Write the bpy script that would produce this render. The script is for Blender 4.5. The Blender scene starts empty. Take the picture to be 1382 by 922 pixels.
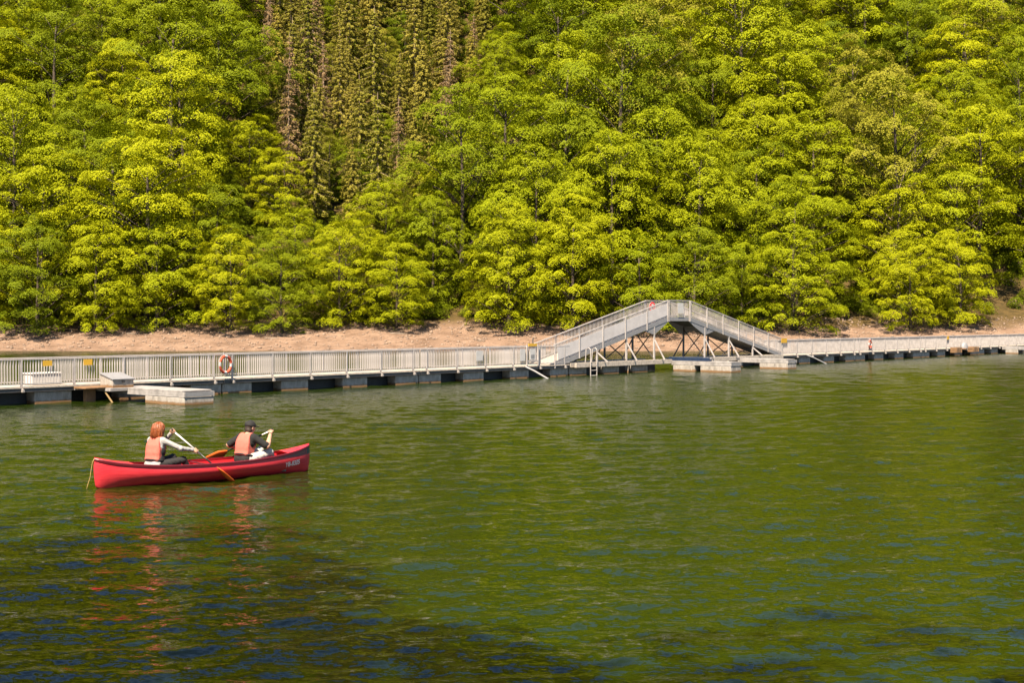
import bpy, bmesh, math, random
import numpy as np
from mathutils import Vector, Matrix

R = math.radians
rng = np.random.default_rng(7)
random.seed(7)
sc = bpy.context.scene
COL = sc.collection

# ------------------------------------------------------------------ camera
CAM_H = 3.1
cam_d = bpy.data.cameras.new('camera')
cam_d.sensor_width = 36.0
cam_d.lens = 36.0 * 1800 / 1382
cam_d.clip_start = 0.1
cam_d.clip_end = 3000
cam = bpy.data.objects.new('camera', cam_d)
cam.location = (0, 0, CAM_H)
cam.rotation_euler = (R(90) - math.atan(31 / 1800), 0, 0)
COL.objects.link(cam)
sc.camera = cam

# ------------------------------------------------------------------ sky, sun, exposure
SUN_EL = R(56)
SUN_DIR = Vector((-0.31, -0.951, 0)).normalized()          # horizontal direction towards the sun
world = bpy.data.worlds.new('World')
sc.world = world
world.use_nodes = True
wn = world.node_tree
for n in list(wn.nodes):
    wn.nodes.remove(n)
sky_t = wn.nodes.new('ShaderNodeTexSky')
sky_t.sky_type = 'NISHITA'
sky_t.sun_disc = False
sky_t.sun_elevation = SUN_EL
sky_t.sun_rotation = math.atan2(SUN_DIR.x, SUN_DIR.y)
sky_t.air_density = 1.0
sky_t.dust_density = 0.2
sky_t.ozone_density = 3.0
bg = wn.nodes.new('ShaderNodeBackground')
bg.inputs['Strength'].default_value = 0.058
wo = wn.nodes.new('ShaderNodeOutputWorld')
wn.links.new(sky_t.outputs[0], bg.inputs[0])
wn.links.new(bg.outputs[0], wo.inputs[0])

sun_d = bpy.data.lights.new('sun', 'SUN')
sun_d.energy = 5.0
sun_d.angle = R(0.53)
sun_d.color = (1.0, 0.86, 0.66)
sun = bpy.data.objects.new('sun', sun_d)
to_sun = Vector((SUN_DIR.x * math.cos(SUN_EL), SUN_DIR.y * math.cos(SUN_EL), math.sin(SUN_EL)))
sun.rotation_euler = to_sun.to_track_quat('Z', 'Y').to_euler()
sun.location = (-30, -40, 60)
COL.objects.link(sun)

vs = sc.view_settings
vs.view_transform = 'Standard'
vs.look = 'None'
vs.gamma = 1.0
vs.use_curve_mapping = False
vs.exposure = 1.78
sc.cycles.max_bounces = 8
sc.cycles.transparent_max_bounces = 8
sc.cycles.use_denoising = True


# ------------------------------------------------------------------ helpers
def new_mat(name):
    m = bpy.data.materials.new(name)
    m.use_nodes = True
    nt = m.node_tree
    for n in list(nt.nodes):
        nt.nodes.remove(n)
    out = nt.nodes.new('ShaderNodeOutputMaterial')
    return m, nt, out


def mat(name, col, rough=0.6, metal=0.0, var=0.12, scale=6.0, bump=0.0, bump_scale=30.0, spec=0.5, col2=None, stretch=None):
    """principled paint / metal / stone with noise mottling and fine relief"""
    m, nt, out = new_mat(name)
    N, Lk = nt.nodes, nt.links
    p = N.new('ShaderNodeBsdfPrincipled')
    tc = N.new('ShaderNodeTexCoord')
    nz = N.new('ShaderNodeTexNoise')
    nz.inputs['Scale'].default_value = scale
    nz.inputs['Detail'].default_value = 6
    nz.inputs['Roughness'].default_value = 0.65
    if stretch:
        mp = N.new('ShaderNodeMapping')
        mp.inputs['Scale'].default_value = stretch
        Lk.new(tc.outputs['Object'], mp.inputs['Vector'])
        Lk.new(mp.outputs[0], nz.inputs['Vector'])
    else:
        Lk.new(tc.outputs['Object'], nz.inputs['Vector'])
    cr = N.new('ShaderNodeValToRGB')
    c2 = col2 if col2 else tuple(c * (1 - 2.2 * var) for c in col)
    cr.color_ramp.elements[0].position = 0.3
    cr.color_ramp.elements[0].color = (*c2, 1)
    cr.color_ramp.elements[1].position = 0.62
    cr.color_ramp.elements[1].color = (*col, 1)
    Lk.new(nz.outputs['Fac'], cr.inputs['Fac'])
    Lk.new(cr.outputs['Color'], p.inputs['Base Color'])
    p.inputs['Roughness'].default_value = rough
    p.inputs['Metallic'].default_value = metal
    p.inputs['Specular IOR Level'].default_value = spec
    if bump > 0:
        b = N.new('ShaderNodeBump')
        nb = N.new('ShaderNodeTexNoise')
        nb.inputs['Scale'].default_value = bump_scale
        nb.inputs['Detail'].default_value = 4
        Lk.new(tc.outputs['Object'], nb.inputs['Vector'])
        Lk.new(nb.outputs['Fac'], b.inputs['Height'])
        b.inputs['Distance'].default_value = bump
        Lk.new(b.outputs['Normal'], p.inputs['Normal'])
    Lk.new(p.outputs[0], out.inputs['Surface'])
    return m


class MB:
    """collects shapes into one mesh"""
    def __init__(self):
        self.v, self.f, self.m = [], [], []

    def add(self, vs_, fs_, mi=0):
        o = len(self.v)
        self.v.extend([tuple(map(float, q)) for q in vs_])
        self.f.extend([tuple(i + o for i in q) for q in fs_])
        self.m.extend([mi] * len(fs_))
        return self

    def box(self, x0, x1, y0, y1, z0, z1, mi=0, bev=0.0):
        if bev > 0:
            bm = bmesh.new()
            r = bmesh.ops.create_cube(bm, size=1.0)
            for q in bm.verts:
                q.co = Vector(((x0 + x1) / 2 + q.co.x * (x1 - x0), (y0 + y1) / 2 + q.co.y * (y1 - y0), (z0 + z1) / 2 + q.co.z * (z1 - z0)))
            bmesh.ops.bevel(bm, geom=bm.edges[:], offset=bev, segments=1, affect='EDGES')
            bm.verts.index_update()
            self.add([q.co for q in bm.verts], [[w.index for w in fc.verts] for fc in bm.faces], mi)
            bm.free()
            return self
        vs_ = [(x, y, z) for z in (z0, z1) for y in (y0, y1) for x in (x0, x1)]
        fs_ = [(0, 2, 3, 1), (4, 5, 7, 6), (0, 1, 5, 4), (2, 6, 7, 3), (0, 4, 6, 2), (1, 3, 7, 5)]
        return self.add(vs_, fs_, mi)

    def beam(self, a, b, w, h, mi=0, up=(0, 0, 1)):
        """rectangular bar from a to b, w across, h along up"""
        a, b = Vector(a), Vector(b)
        d = (b - a).normalized()
        u = Vector(up)
        s = d.cross(u)
        if s.length < 1e-4:
            s = d.cross(Vector((1, 0, 0)))
        s.normalize()
        u = s.cross(d).normalized()
        s *= w / 2
        u = u * (h / 2)
        vs_ = [a - s - u, a + s - u, a + s + u, a - s + u, b - s - u, b + s - u, b + s + u, b - s + u]
        fs_ = [(0, 1, 2, 3)[::-1], (4, 5, 6, 7), (0, 4, 5, 1)[::-1], (1, 5, 6, 2)[::-1], (2, 6, 7, 3)[::-1], (3, 7, 4, 0)[::-1]]
        return self.add(vs_, [q[::-1] for q in fs_], mi)

    def tube(self, pts, rad, seg=8, mi=0, cap=True):
        pts = [Vector(q) for q in pts]
        rad = rad if hasattr(rad, '__len__') else [rad] * len(pts)
        rings = []
        n = len(pts)
        prev = None
        vs_ = []
        for i, p in enumerate(pts):
            d = (pts[min(i + 1, n - 1)] - pts[max(i - 1, 0)])
            if d.length < 1e-9:
                d = Vector((0, 0, 1))
            d.normalize()
            if prev is None:
                s = d.cross(Vector((0, 0, 1)))
                if s.length < 0.05:
                    s = d.cross(Vector((1, 0, 0)))
            else:
                s = prev - d * prev.dot(d)
            s.normalize()
            prev = s
            t = d.cross(s)
            for k in range(seg):
                a = 2 * math.pi * k / seg
                vs_.append(p + (s * math.cos(a) + t * math.sin(a)) * rad[i])
        fs_ = []
        for i in range(n - 1):
            for k in range(seg):
                k2 = (k + 1) % seg
                fs_.append((i * seg + k, i * seg + k2, (i + 1) * seg + k2, (i + 1) * seg + k))
        if cap:
            fs_.append(tuple(range(seg))[::-1])
            fs_.append(tuple((n - 1) * seg + k for k in range(seg)))
        return self.add(vs_, fs_, mi)

    def mesh(self, name, mats, smooth=False):
        me = bpy.data.meshes.new(name)
        me.from_pydata(self.v, [], self.f)
        for q in (mats if isinstance(mats, (list, tuple)) else [mats]):
            me.materials.append(q)
        if any(self.m):
            me.polygons.foreach_set('material_index', self.m)
        if smooth:
            me.polygons.foreach_set('use_smooth', [True] * len(self.f))
        me.update()
        return me

    def build(self, name, mats, parent=None, loc=(0, 0, 0), smooth=False):
        return link(name, self.mesh(name, mats, smooth), parent, loc)


def link(name, me, parent=None, loc=(0, 0, 0), rz=0.0, scale=None):
    o = bpy.data.objects.new(name, me)
    COL.objects.link(o)
    o.parent = parent
    o.location = loc
    if rz:
        o.rotation_euler = (0, 0, rz)
    if scale is not None:
        o.scale = scale
    return o


def tag(o, label=None, cat=None, group=None, kind=None):
    if label:
        o['label'] = label
    if cat:
        o['category'] = cat
    if group:
        o['group'] = group
    if kind:
        o['kind'] = kind
    return o


def thing(name, label, cat, loc=(0, 0, 0), rz=0.0, group=None):
    return tag(link(name, None, None, loc, rz), label, cat, group)


def np_mesh(name, verts, quads, mats, smooth=False, mi=None):
    me = bpy.data.meshes.new(name)
    nv, nf = len(verts), len(quads)
    k = quads.shape[1]
    me.vertices.add(nv)
    me.vertices.foreach_set('co', np.ascontiguousarray(verts, dtype=np.float32).ravel())
    me.loops.add(nf * k)
    me.loops.foreach_set('vertex_index', np.ascontiguousarray(quads, dtype=np.int32).ravel())
    me.polygons.add(nf)
    me.polygons.foreach_set('loop_start', np.arange(0, nf * k, k, dtype=np.int32))
    me.polygons.foreach_set('loop_total', np.full(nf, k, dtype=np.int32))
    if smooth:
        me.polygons.foreach_set('use_smooth', np.ones(nf, dtype=bool))
    for q in mats:
        me.materials.append(q)
    if mi is not None:
        me.polygons.foreach_set('material_index', np.asarray(mi, dtype=np.int32))
    me.update(calc_edges=True)
    return me


def grid_quads(nx, ny):
    i = np.arange(nx - 1)[None, :] + nx * np.arange(ny - 1)[:, None]
    return np.stack([i, i + 1, i + nx + 1, i + nx], -1).reshape(-1, 4)


def vnoise(x, y, seed=0):
    """smooth value noise, vectorised"""
    xi, yi = np.floor(x).astype(int), np.floor(y).astype(int)
    xf, yf = x - xi, y - yi
    u, v = xf * xf * (3 - 2 * xf), yf * yf * (3 - 2 * yf)

    def h(a, b):
        n = (a * 374761393 + b * 668265263 + seed * 974711) & 0x7fffffff
        n = ((n ^ (n >> 13)) * 1274126177) & 0x7fffffff
        return ((n ^ (n >> 16)) & 0xffff) / 65535.0
    return (h(xi, yi) * (1 - u) + h(xi + 1, yi) * u) * (1 - v) + (h(xi, yi + 1) * (1 - u) + h(xi + 1, yi + 1) * u) * v


def fbm(x, y, seed=0, o=4):
    s, a, t = 0, 0.5, 0
    for k in range(o):
        s = s + a * vnoise(x * 2 ** k, y * 2 ** k, seed + k)
        t += a
        a *= 0.5
    return s / t - 0.5


# ------------------------------------------------------------------ terrain: lake bed, beach, hillside
def shore_y(x):
    x = np.asarray(x, dtype=float)
    return 127.5 + np.clip(x - 15, 0, 300) * 0.22 + 1.0 * fbm(x * 0.05, x * 0 + 3.3, 5, 3)


def terrain_z(x, y):
    x = np.asarray(x, dtype=float)
    y = np.asarray(y, dtype=float)
    d = y - shore_y(x)
    beach = np.where(x > 10, 0.20 + np.clip((x - 10) / 50, 0, 1) * 0.08, 0.20)
    z = np.where(d < 0, np.maximum(d * 0.16, -4), np.minimum(d, 11) * beach)
    d2 = np.clip(d - 11, 0, None)
    slope_ramp = np.clip(d2, 0, 10)
    z = z + slope_ramp * 0.25 + 0.5 * slope_ramp ** 2 / 10 * 0.33 + np.clip(d2 - 10, 0, 50) * 0.60 + 0.5 * np.clip(d2 - 10, 0, 50) ** 2 / 50 * 0.14 + np.clip(d2 - 60, 0, 130) * 0.74
    z = z + np.clip(d2 / 25, 0, 1) * 7.0 * fbm(x * 0.02 + 11, y * 0.02, 9, 4) + np.clip(d / 4, 0, 1) * 0.5 * fbm(x * 0.35, y * 0.35, 21, 3)
    return z


xs = np.concatenate([np.arange(-420, -90, 12), np.arange(-90, 100, 1.25), np.arange(100, 421, 12)])
ys = np.concatenate([np.arange(50, 118, 6), np.arange(118, 152, 0.6), np.arange(152, 200, 2), np.arange(200, 560, 7)])
GX, GY = np.meshgrid(xs, ys)
GZ = terrain_z(GX, GY)


def mat_ground():
    m, nt, out = new_mat('hillside_ground')
    N, Lk = nt.nodes, nt.links
    p = N.new('ShaderNodeBsdfPrincipled')
    p.inputs['Roughness'].default_value = 0.95
    p.inputs['Specular IOR Level'].default_value = 0.15
    tc = N.new('ShaderNodeTexCoord')
    # gravel colours
    n1 = N.new('ShaderNodeTexNoise'); n1.inputs['Scale'].default_value = 0.5; n1.inputs['Detail'].default_value = 9; n1.inputs['Roughness'].default_value = 0.72
    Lk.new(tc.outputs['Object'], n1.inputs['Vector'])
    r1 = N.new('ShaderNodeValToRGB')
    e = r1.color_ramp.elements
    e[0].position, e[0].color = 0.30, (0.10, 0.062, 0.040, 1)
    e[1].position, e[1].color = 0.62, (0.245, 0.162, 0.112, 1)
    e.new(0.47).color = (0.185, 0.118, 0.080, 1)
    Lk.new(n1.outputs['Fac'], r1.inputs['Fac'])
    # litter and soil under the trees
    n2 = N.new('ShaderNodeTexNoise'); n2.inputs['Scale'].default_value = 1.3; n2.inputs['Detail'].default_value = 8; n2.inputs['Roughness'].default_value = 0.7
    Lk.new(tc.outputs['Object'], n2.inputs['Vector'])
    r2 = N.new('ShaderNodeValToRGB')
    e = r2.color_ramp.elements
    e[0].position, e[0].color = 0.3, (0.030, 0.024, 0.008, 1)
    e[1].position, e[1].color = 0.68, (0.11, 0.07, 0.024, 1)
    Lk.new(n2.outputs['Fac'], r2.inputs['Fac'])
    at = N.new('ShaderNodeAttribute'); at.attribute_name = 'inland'
    mx = N.new('ShaderNodeMix'); mx.data_type = 'RGBA'
    Lk.new(at.outputs['Fac'], mx.inputs['Factor'])
    Lk.new(r1.outputs['Color'], mx.inputs['A'])
    Lk.new(r2.outputs['Color'], mx.inputs['B'])
    Lk.new(mx.outputs['Result'], p.inputs['Base Color'])
    b = N.new('ShaderNodeBump'); b.inputs['Distance'].default_value = 0.25
    n3 = N.new('ShaderNodeTexNoise'); n3.inputs['Scale'].default_value = 2.2; n3.inputs['Detail'].default_value = 8; n3.inputs['Roughness'].default_value = 0.75
    Lk.new(tc.outputs['Object'], n3.inputs['Vector'])
    Lk.new(n3.outputs['Fac'], b.inputs['Height'])
    Lk.new(b.outputs['Normal'], p.inputs['Normal'])
    Lk.new(p.outputs[0], out.inputs['Surface'])
    return m


M_ground = mat_ground()
tv = np.stack([GX, GY, GZ], -1).reshape(-1, 3)
me = np_mesh('hillside', tv, grid_quads(len(xs), len(ys)), [M_ground], smooth=True)
at = me.attributes.new('inland', 'FLOAT', 'POINT')
dd = (GY - shore_y(GX) - np.where(GX > 18, 8.0, 10.0) + 6 * fbm(GX * 0.15, GY * 0.3, 33, 3)).reshape(-1)
at.data.foreach_set('value', np.clip(dd / 3.0, 0, 1).astype(np.float32))
tag(link('hillside', me), kind='structure')


# ------------------------------------------------------------------ water: a rippled sheet
def mat_water():
    m, nt, out = new_mat('lake_water')
    N, Lk = nt.nodes, nt.links
    p = N.new('ShaderNodeBsdfPrincipled')
    p.inputs['Base Color'].default_value = (0.0098, 0.0175, 0.0010, 1)
    wa = N.new('ShaderNodeAttribute'); wa.attribute_name = 'fine_ripple'
    Lk.new(wa.outputs['Fac'], p.inputs['Roughness'])
    p.inputs['IOR'].default_value = 1.333
    tc = N.new('ShaderNodeTexCoord')
    mp = N.new('ShaderNodeMapping')
    mp.inputs['Rotation'].default_value = (0, 0, R(14))
    mp.inputs['Scale'].default_value = (0.55, 1.0, 1.0)
    Lk.new(tc.outputs['Object'], mp.inputs['Vector'])
    # capillary ripples: slopes of two noise fields tilt the surface normal
    acc = None
    for sc_, kx_, ky_ in ((6.5, 0.20, 0.54), (18.0, 0.36, 0.72)):
        nz = N.new('ShaderNodeTexNoise')
        nz.inputs['Scale'].default_value = sc_
        nz.inputs['Detail'].default_value = 4.0
        nz.inputs['Roughness'].default_value = 0.62
        nz.inputs['Distortion'].default_value = 0.3
        Lk.new(mp.outputs[0], nz.inputs['Vector'])
        sb = N.new('ShaderNodeVectorMath'); sb.operation = 'SUBTRACT'; sb.inputs[1].default_value = (0.5, 0.5, 0.5)
        Lk.new(nz.outputs['Color'], sb.inputs[0])
        ml = N.new('ShaderNodeVectorMath'); ml.operation = 'MULTIPLY'; ml.inputs[1].default_value = (kx_, ky_, 0.0)
        Lk.new(sb.outputs[0], ml.inputs[0])
        if acc is None:
            acc = ml
        else:
            ad = N.new('ShaderNodeVectorMath'); ad.operation = 'ADD'
            Lk.new(acc.outputs[0], ad.inputs[0]); Lk.new(ml.outputs[0], ad.inputs[1])
            acc = ad
    ge = N.new('ShaderNodeNewGeometry')
    ad = N.new('ShaderNodeVectorMath'); ad.operation = 'ADD'
    Lk.new(ge.outputs['Normal'], ad.inputs[0]); Lk.new(acc.outputs[0], ad.inputs[1])
    nm = N.new('ShaderNodeVectorMath'); nm.operation = 'NORMALIZE'
    Lk.new(ad.outputs[0], nm.inputs[0])
    Lk.new(nm.outputs[0], p.inputs['Normal'])
    Lk.new(p.outputs[0], out.inputs['Surface'])
    return m


s_f = np.linspace(-0.56, 0.56, 760)
s_all = np.concatenate([np.linspace(-5, -0.68, 14), s_f, np.linspace(0.68, 5, 14)])
y_w = np.concatenate([[-30, -10, 0], 4.6 * np.exp(np.linspace(0, math.log(170 / 4.6), 940))])
S, YW = np.meshgrid(s_all, y_w)
XW = S * (np.abs(YW) + 5)
ZW = np.zeros_like(XW)
wr = np.random.default_rng(3)
cell = np.maximum((YW + 5) * 1.12 / 760, np.maximum(YW, 1) * 0.0039)
var_lost = np.full_like(XW, 1e-4)
NW = 54
for k in range(NW):
    lam = 0.24 * (1.9 / 0.24) ** ((k + wr.random()) / NW)
    ang = R(90 + 16) + wr.normal() * R(30)
    kx, ky = math.cos(ang) * 2 * math.pi / lam, math.sin(ang) * 2 * math.pi / lam
    sl = 0.0215 * (1.0 if lam < 0.8 else 0.75)
    fade = np.clip((lam / cell - 2.2) / 2.0, 0, 1)
    gust = np.clip(0.95 + 1.1 * fbm(XW * 0.09 + k * 0.13, YW * 0.06, 40 + k % 5, 2), 0.3, 1.7)
    var_lost += 0.5 * sl * sl * (1 - fade ** 2)
    ZW += sl * lam / (2 * math.pi) * fade * gust * np.sin(kx * XW + ky * YW + wr.random() * 6.283)
bl_x, bl_y = -7.59 + 0.773 * 2.42 + 0.634 * 0.56, 24.26 + 0.634 * 2.42 - 0.773 * 0.56      # rings where the blade enters
for (cx_, cy_, am_) in ((bl_x, bl_y, 0.016), (-4.1, 27.15, 0.007), (-7.75, 24.1, 0.007)):
    rr_ = np.hypot(XW - cx_, YW - cy_)
    ZW += am_ * np.exp(-rr_ / 0.55) * np.sin(2 * math.pi * rr_ / 0.26)
ZW[(np.abs(S) > 0.62)] = 0
ZW[:3] = 0
me = np_mesh('water', np.stack([XW, YW, ZW], -1).reshape(-1, 3), grid_quads(len(s_all), len(y_w)), [mat_water()], smooth=True)
wa_ = me.attributes.new('fine_ripple', 'FLOAT', 'POINT')
wa_.data.foreach_set('value', np.clip(0.45 * np.sqrt(1.2 * np.sqrt(var_lost)), 0.03, 0.16).astype(np.float32).ravel())
tag(link('water', me), kind='structure')

# ------------------------------------------------------------------ beach stones
M_stone = mat('beach_stone', (0.23, 0.16, 0.115), 0.9, var=0.2, scale=0.9)
n_st = 9000
sx = rng.uniform(-62, 78, n_st)
sd = rng.uniform(0.2, 13, n_st) ** 1.0
sy = shore_y(sx) + sd
sz = terrain_z(sx, sy)
base = np.array([(1, 0, 0), (0, 1, 0), (-1, 0, 0), (0, -1, 0), (0, 0, 0.7), (0, 0, -0.7)], float)
rad = 0.04 + 0.17 * rng.random(n_st) ** 4
V = base[None] * rad[:, None, None] * rng.uniform(0.6, 1.4, (n_st, 6, 3))
V = V + np.stack([sx, sy, sz + rad * 0.15], -1)[:, None, :]
tri = np.array([(0, 1, 4), (1, 2, 4), (2, 3, 4), (3, 0, 4), (1, 0, 5), (2, 1, 5), (3, 2, 5), (0, 3, 5)])
T = (tri[None] + 6 * np.arange(n_st)[:, None, None]).reshape(-1, 3)
tag(link('beach_stones', np_mesh('beach_stones', V.reshape(-1, 3), T, [M_stone])), 'loose pale stones strewn over the gravel beach', 'stones', kind='stuff')


# driftwood on the beach
M_drift = mat('driftwood', (0.20, 0.15, 0.11), 0.9, var=0.2, scale=4)
for k, x in enumerate((-47, -38.5, -24, -11.5, -3, 8.5, 33, 41, 49)):
    d = (4.5, 7.5, 5.8, 8.0, 3.6, 6.5, 6.0, 4.4, 7.0)[k]
    y = float(shore_y(x)) + d
    L_ = 0.8 + 0.35 * (k % 4)
    a = 0.25 * math.sin(k * 2.1)
    p_ = []
    for q in (-0.5, -0.15, 0.2, 0.5):
        xx, yy = x + q * L_ * math.cos(a), y + q * L_ * math.sin(a)
        p_.append((q * L_ * math.cos(a), q * L_ * math.sin(a) + 0.05 * math.sin(q * 9), float(terrain_z(xx, yy) - terrain_z(x, y)) + 0.03))
    tag(MB().tube(p_, [0.09, 0.08, 0.07, 0.03], 7).build('driftwood', M_drift, None, (x, y, float(terrain_z(x, y))), smooth=True), 'weathered piece of driftwood lying on the gravel beach', 'driftwood', 'driftwood on the beach')

# ------------------------------------------------------------------ trees
def mat_leaf(name, ca, cb, trans=0.15):
    m, nt, out = new_mat(name)
    N, Lk = nt.nodes, nt.links
    gi = N.new('ShaderNodeNewGeometry')
    oi = N.new('ShaderNodeObjectInfo')
    mxf = N.new('ShaderNodeMath'); mxf.operation = 'MULTIPLY_ADD'
    mxf.inputs[1].default_value = 0.35
    Lk.new(gi.outputs['Random Per Island'], mxf.inputs[0])
    sc_ = N.new('ShaderNodeMath'); sc_.operation = 'MULTIPLY'; sc_.inputs[1].default_value = 0.65
    Lk.new(oi.outputs['Random'], sc_.inputs[0])
    Lk.new(sc_.outputs[0], mxf.inputs[2])
    cr = N.new('ShaderNodeValToRGB')
    cr.color_ramp.elements[0].color = (*ca, 1)
    cr.color_ramp.elements[1].color = (*cb, 1)
    Lk.new(mxf.outputs[0], cr.inputs['Fac'])
    p = N.new('ShaderNodeBsdfPrincipled')
    p.inputs['Roughness'].default_value = 0.55
    p.inputs['Specular IOR Level'].default_value = 0.06
    Lk.new(cr.outputs['Color'], p.inputs['Base Color'])
    t = N.new('ShaderNodeBsdfTranslucent')
    Lk.new(cr.outputs['Color'], t.inputs['Color'])
    mx = N.new('ShaderNodeMixShader'); mx.inputs[0].default_value = trans
    Lk.new(p.outputs[0], mx.inputs[1])
    Lk.new(t.outputs[0], mx.inputs[2])
    Lk.new(mx.outputs[0], out.inputs['Surface'])
    return m


LEAF = {
    'yellow': mat_leaf('leaf_yellow_green', (0.190, 0.212, 0.003), (0.285, 0.288, 0.004)),
    'fresh': mat_leaf('leaf_fresh_green', (0.145, 0.176, 0.003), (0.245, 0.262, 0.004)),
    'deep': mat_leaf('leaf_deep_green', (0.085, 0.114, 0.003), (0.158, 0.184, 0.004)),
    'olive': mat_leaf('leaf_olive', (0.140, 0.140, 0.010), (0.225, 0.208, 0.018)),
    'spruce': mat_leaf('spruce_needles', (0.135, 0.138, 0.012), (0.260, 0.205, 0.034), 0.1),
    'spruce_dry': mat_leaf('spruce_dry_needles', (0.165, 0.110, 0.044), (0.255, 0.165, 0.085), 0.1),
}
M_bark = mat('bark_brown', (0.065, 0.045, 0.030), 0.9, var=0.2, scale=3)
M_bark_pale = mat('bark_pale', (0.34, 0.24, 0.16), 0.9, var=0.2, scale=3)


def leaf_quads(P, Nn, size, aspect=0.62):
    """rhombic leaves at P with normals Nn"""
    n = len(P)
    r = rng.normal(size=(n, 3))
    t = np.cross(Nn, r)
    t /= np.linalg.norm(t, axis=1, keepdims=True) + 1e-9
    b = np.cross(Nn, t)
    L_ = (size * 0.5)[:, None]
    V_ = np.stack([P - t * L_, P + b * L_ * aspect, P + t * L_, P - b * L_ * aspect], 1)
    return V_.reshape(-1, 3), np.arange(4 * n).reshape(n, 4)


def unit(a):
    return a / (np.linalg.norm(a, axis=-1, keepdims=True) + 1e-9)


def make_crown(name, H, Rr, z0, flat, n_lobe, n_pad, n_leaf, leaf, skew=0.0, core=2200, lsz=(0.085, 0.17), big=1.0):
    """crown envelope -> separate leaf masses on limb ends, leafy above and outside, open below -> pads -> leaves"""
    lobes = []
    tries = 0
    ph = rng.random(4) * 6.283

    def env(u, a):
        prof = math.sin(math.pi * min(1, (u * 0.86 + 0.13))) ** 0.6
        return Rr * prof * (0.86 + 0.20 * math.sin(a * 2 + ph[0]) + 0.13 * math.sin(a * 3 + u * 5 + ph[1]) + 0.10 * math.sin(a * 5 + u * 9 + ph[2]))
    while len(lobes) < n_lobe and tries < 12000:
        tries += 1
        u = rng.random() ** 0.85
        a = rng.random() * 6.283
        rr = env(u, a) * (0.42 + 0.52 * rng.random() ** 0.4)
        p = np.array([rr * math.cos(a) + skew * u, rr * math.sin(a), z0 + (H - z0) * u])
        lr = rng.uniform(0.8, 2.1) * big * Rr / 5.5
        if any(np.linalg.norm((p - q) * (1, 1, 1.5)) < (lr + s_) * 0.62 for q, s_ in lobes):
            continue
        lobes.append((p, lr))
    P, Nn, Sz = [], [], []
    for p, lr in lobes:
        axis = unit(np.array([p[0], p[1], 0.0]) + 1e-6)
        pref = unit(axis * 0.5 + np.array([0, 0, 1.0]))
        npd = max(4, int(n_pad * (lr / 1.5) ** 2))
        for _ in range(npd):
            d = unit(rng.normal(size=3))
            if d @ pref < 0.05:
                d = d - 2 * (d @ pref) * pref
            c = p + d * lr * (1, 1, flat) * rng.uniform(0.80, 1.04)
            nrm = unit(d * 0.7 + np.array([0, 0, 0.6 + (1 - flat) * 0.9]) + axis * 0.35)
            pr = rng.uniform(0.36, 0.70)
            a = rng.random(n_leaf) * 6.283
            rr = pr * np.sqrt(rng.random(n_leaf))
            t1 = unit(np.cross(nrm, np.array([0.31, 0.2, 0.9])))
            t2 = np.cross(nrm, t1)
            pts = c + (np.cos(a) * rr)[:, None] * t1 + (np.sin(a) * rr)[:, None] * t2 - nrm * (0.5 * rr ** 2 / pr + rng.random(n_leaf) * 0.14)[:, None]
            pts[:, 2] -= 0.14 * rr
            P.append(pts)
            Nn.append(unit(nrm + rng.normal(size=(n_leaf, 3)) * 0.30))
            Sz.append(rng.uniform(lsz[0], lsz[1], n_leaf))
    # loose inner foliage round the limbs
    u = rng.random(core)
    a = rng.random(core) * 6.283
    rr = np.array([env(q, w) for q, w in zip(u, a)]) * (0.72 * np.sqrt(rng.random(core)))
    P.append(np.stack([rr * np.cos(a) + skew * u, rr * np.sin(a), z0 * 0.6 + (H - z0 * 0.6) * u * 0.93], -1))
    Nn.append(unit(rng.normal(size=(core, 3)) + np.array([0, 0, 0.6])))
    Sz.append(rng.uniform(lsz[0] * 1.3, lsz[1] * 1.5, core))
    P, Nn, Sz = np.concatenate(P), np.concatenate(Nn), np.concatenate(Sz)
    v, q = leaf_quads(P, Nn, Sz)
    return np_mesh(name, v, q, [leaf]), lobes


def make_trunk(name, H, lobes, bark, r0=0.24, top=0.8):
    mb = MB()
    pts, rad = [], []
    bx, by = rng.normal() * 0.3, rng.normal() * 0.3
    for k in range(8):
        u = k / 7
        pts.append((bx * math.sin(u * 3), by * math.sin(u * 2.4), -1.2 + (H * top + 1.2) * u))
        rad.append(r0 * (1 - 0.82 * u) + 0.02 + (0.1 if k == 0 else 0))
    mb.tube(pts, rad, 7)
    sel = [lobes[i] for i in rng.permutation(len(lobes))[:min(26, len(lobes))]]
    for p, lr in sel:
        zb = max(0.6, min(p[2] - 0.6 - 0.45 * math.hypot(p[0], p[1]), H * top * 0.92))
        u = (zb + 1.2) / (H * top + 1.2)
        b0 = Vector((bx * math.sin(u * 3), by * math.sin(u * 2.4), zb))
        e = Vector(p)
        mid = b0.lerp(e, 0.5) + Vector((rng.normal() * 0.15, rng.normal() * 0.15, 0.25))
        rb = max(0.035, r0 * (1 - 0.8 * u) * 0.42)
        mb.tube([b0, mid, e], [rb, rb * 0.7, 0.018], 5)
    return mb.mesh(name, bark, smooth=True)


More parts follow.
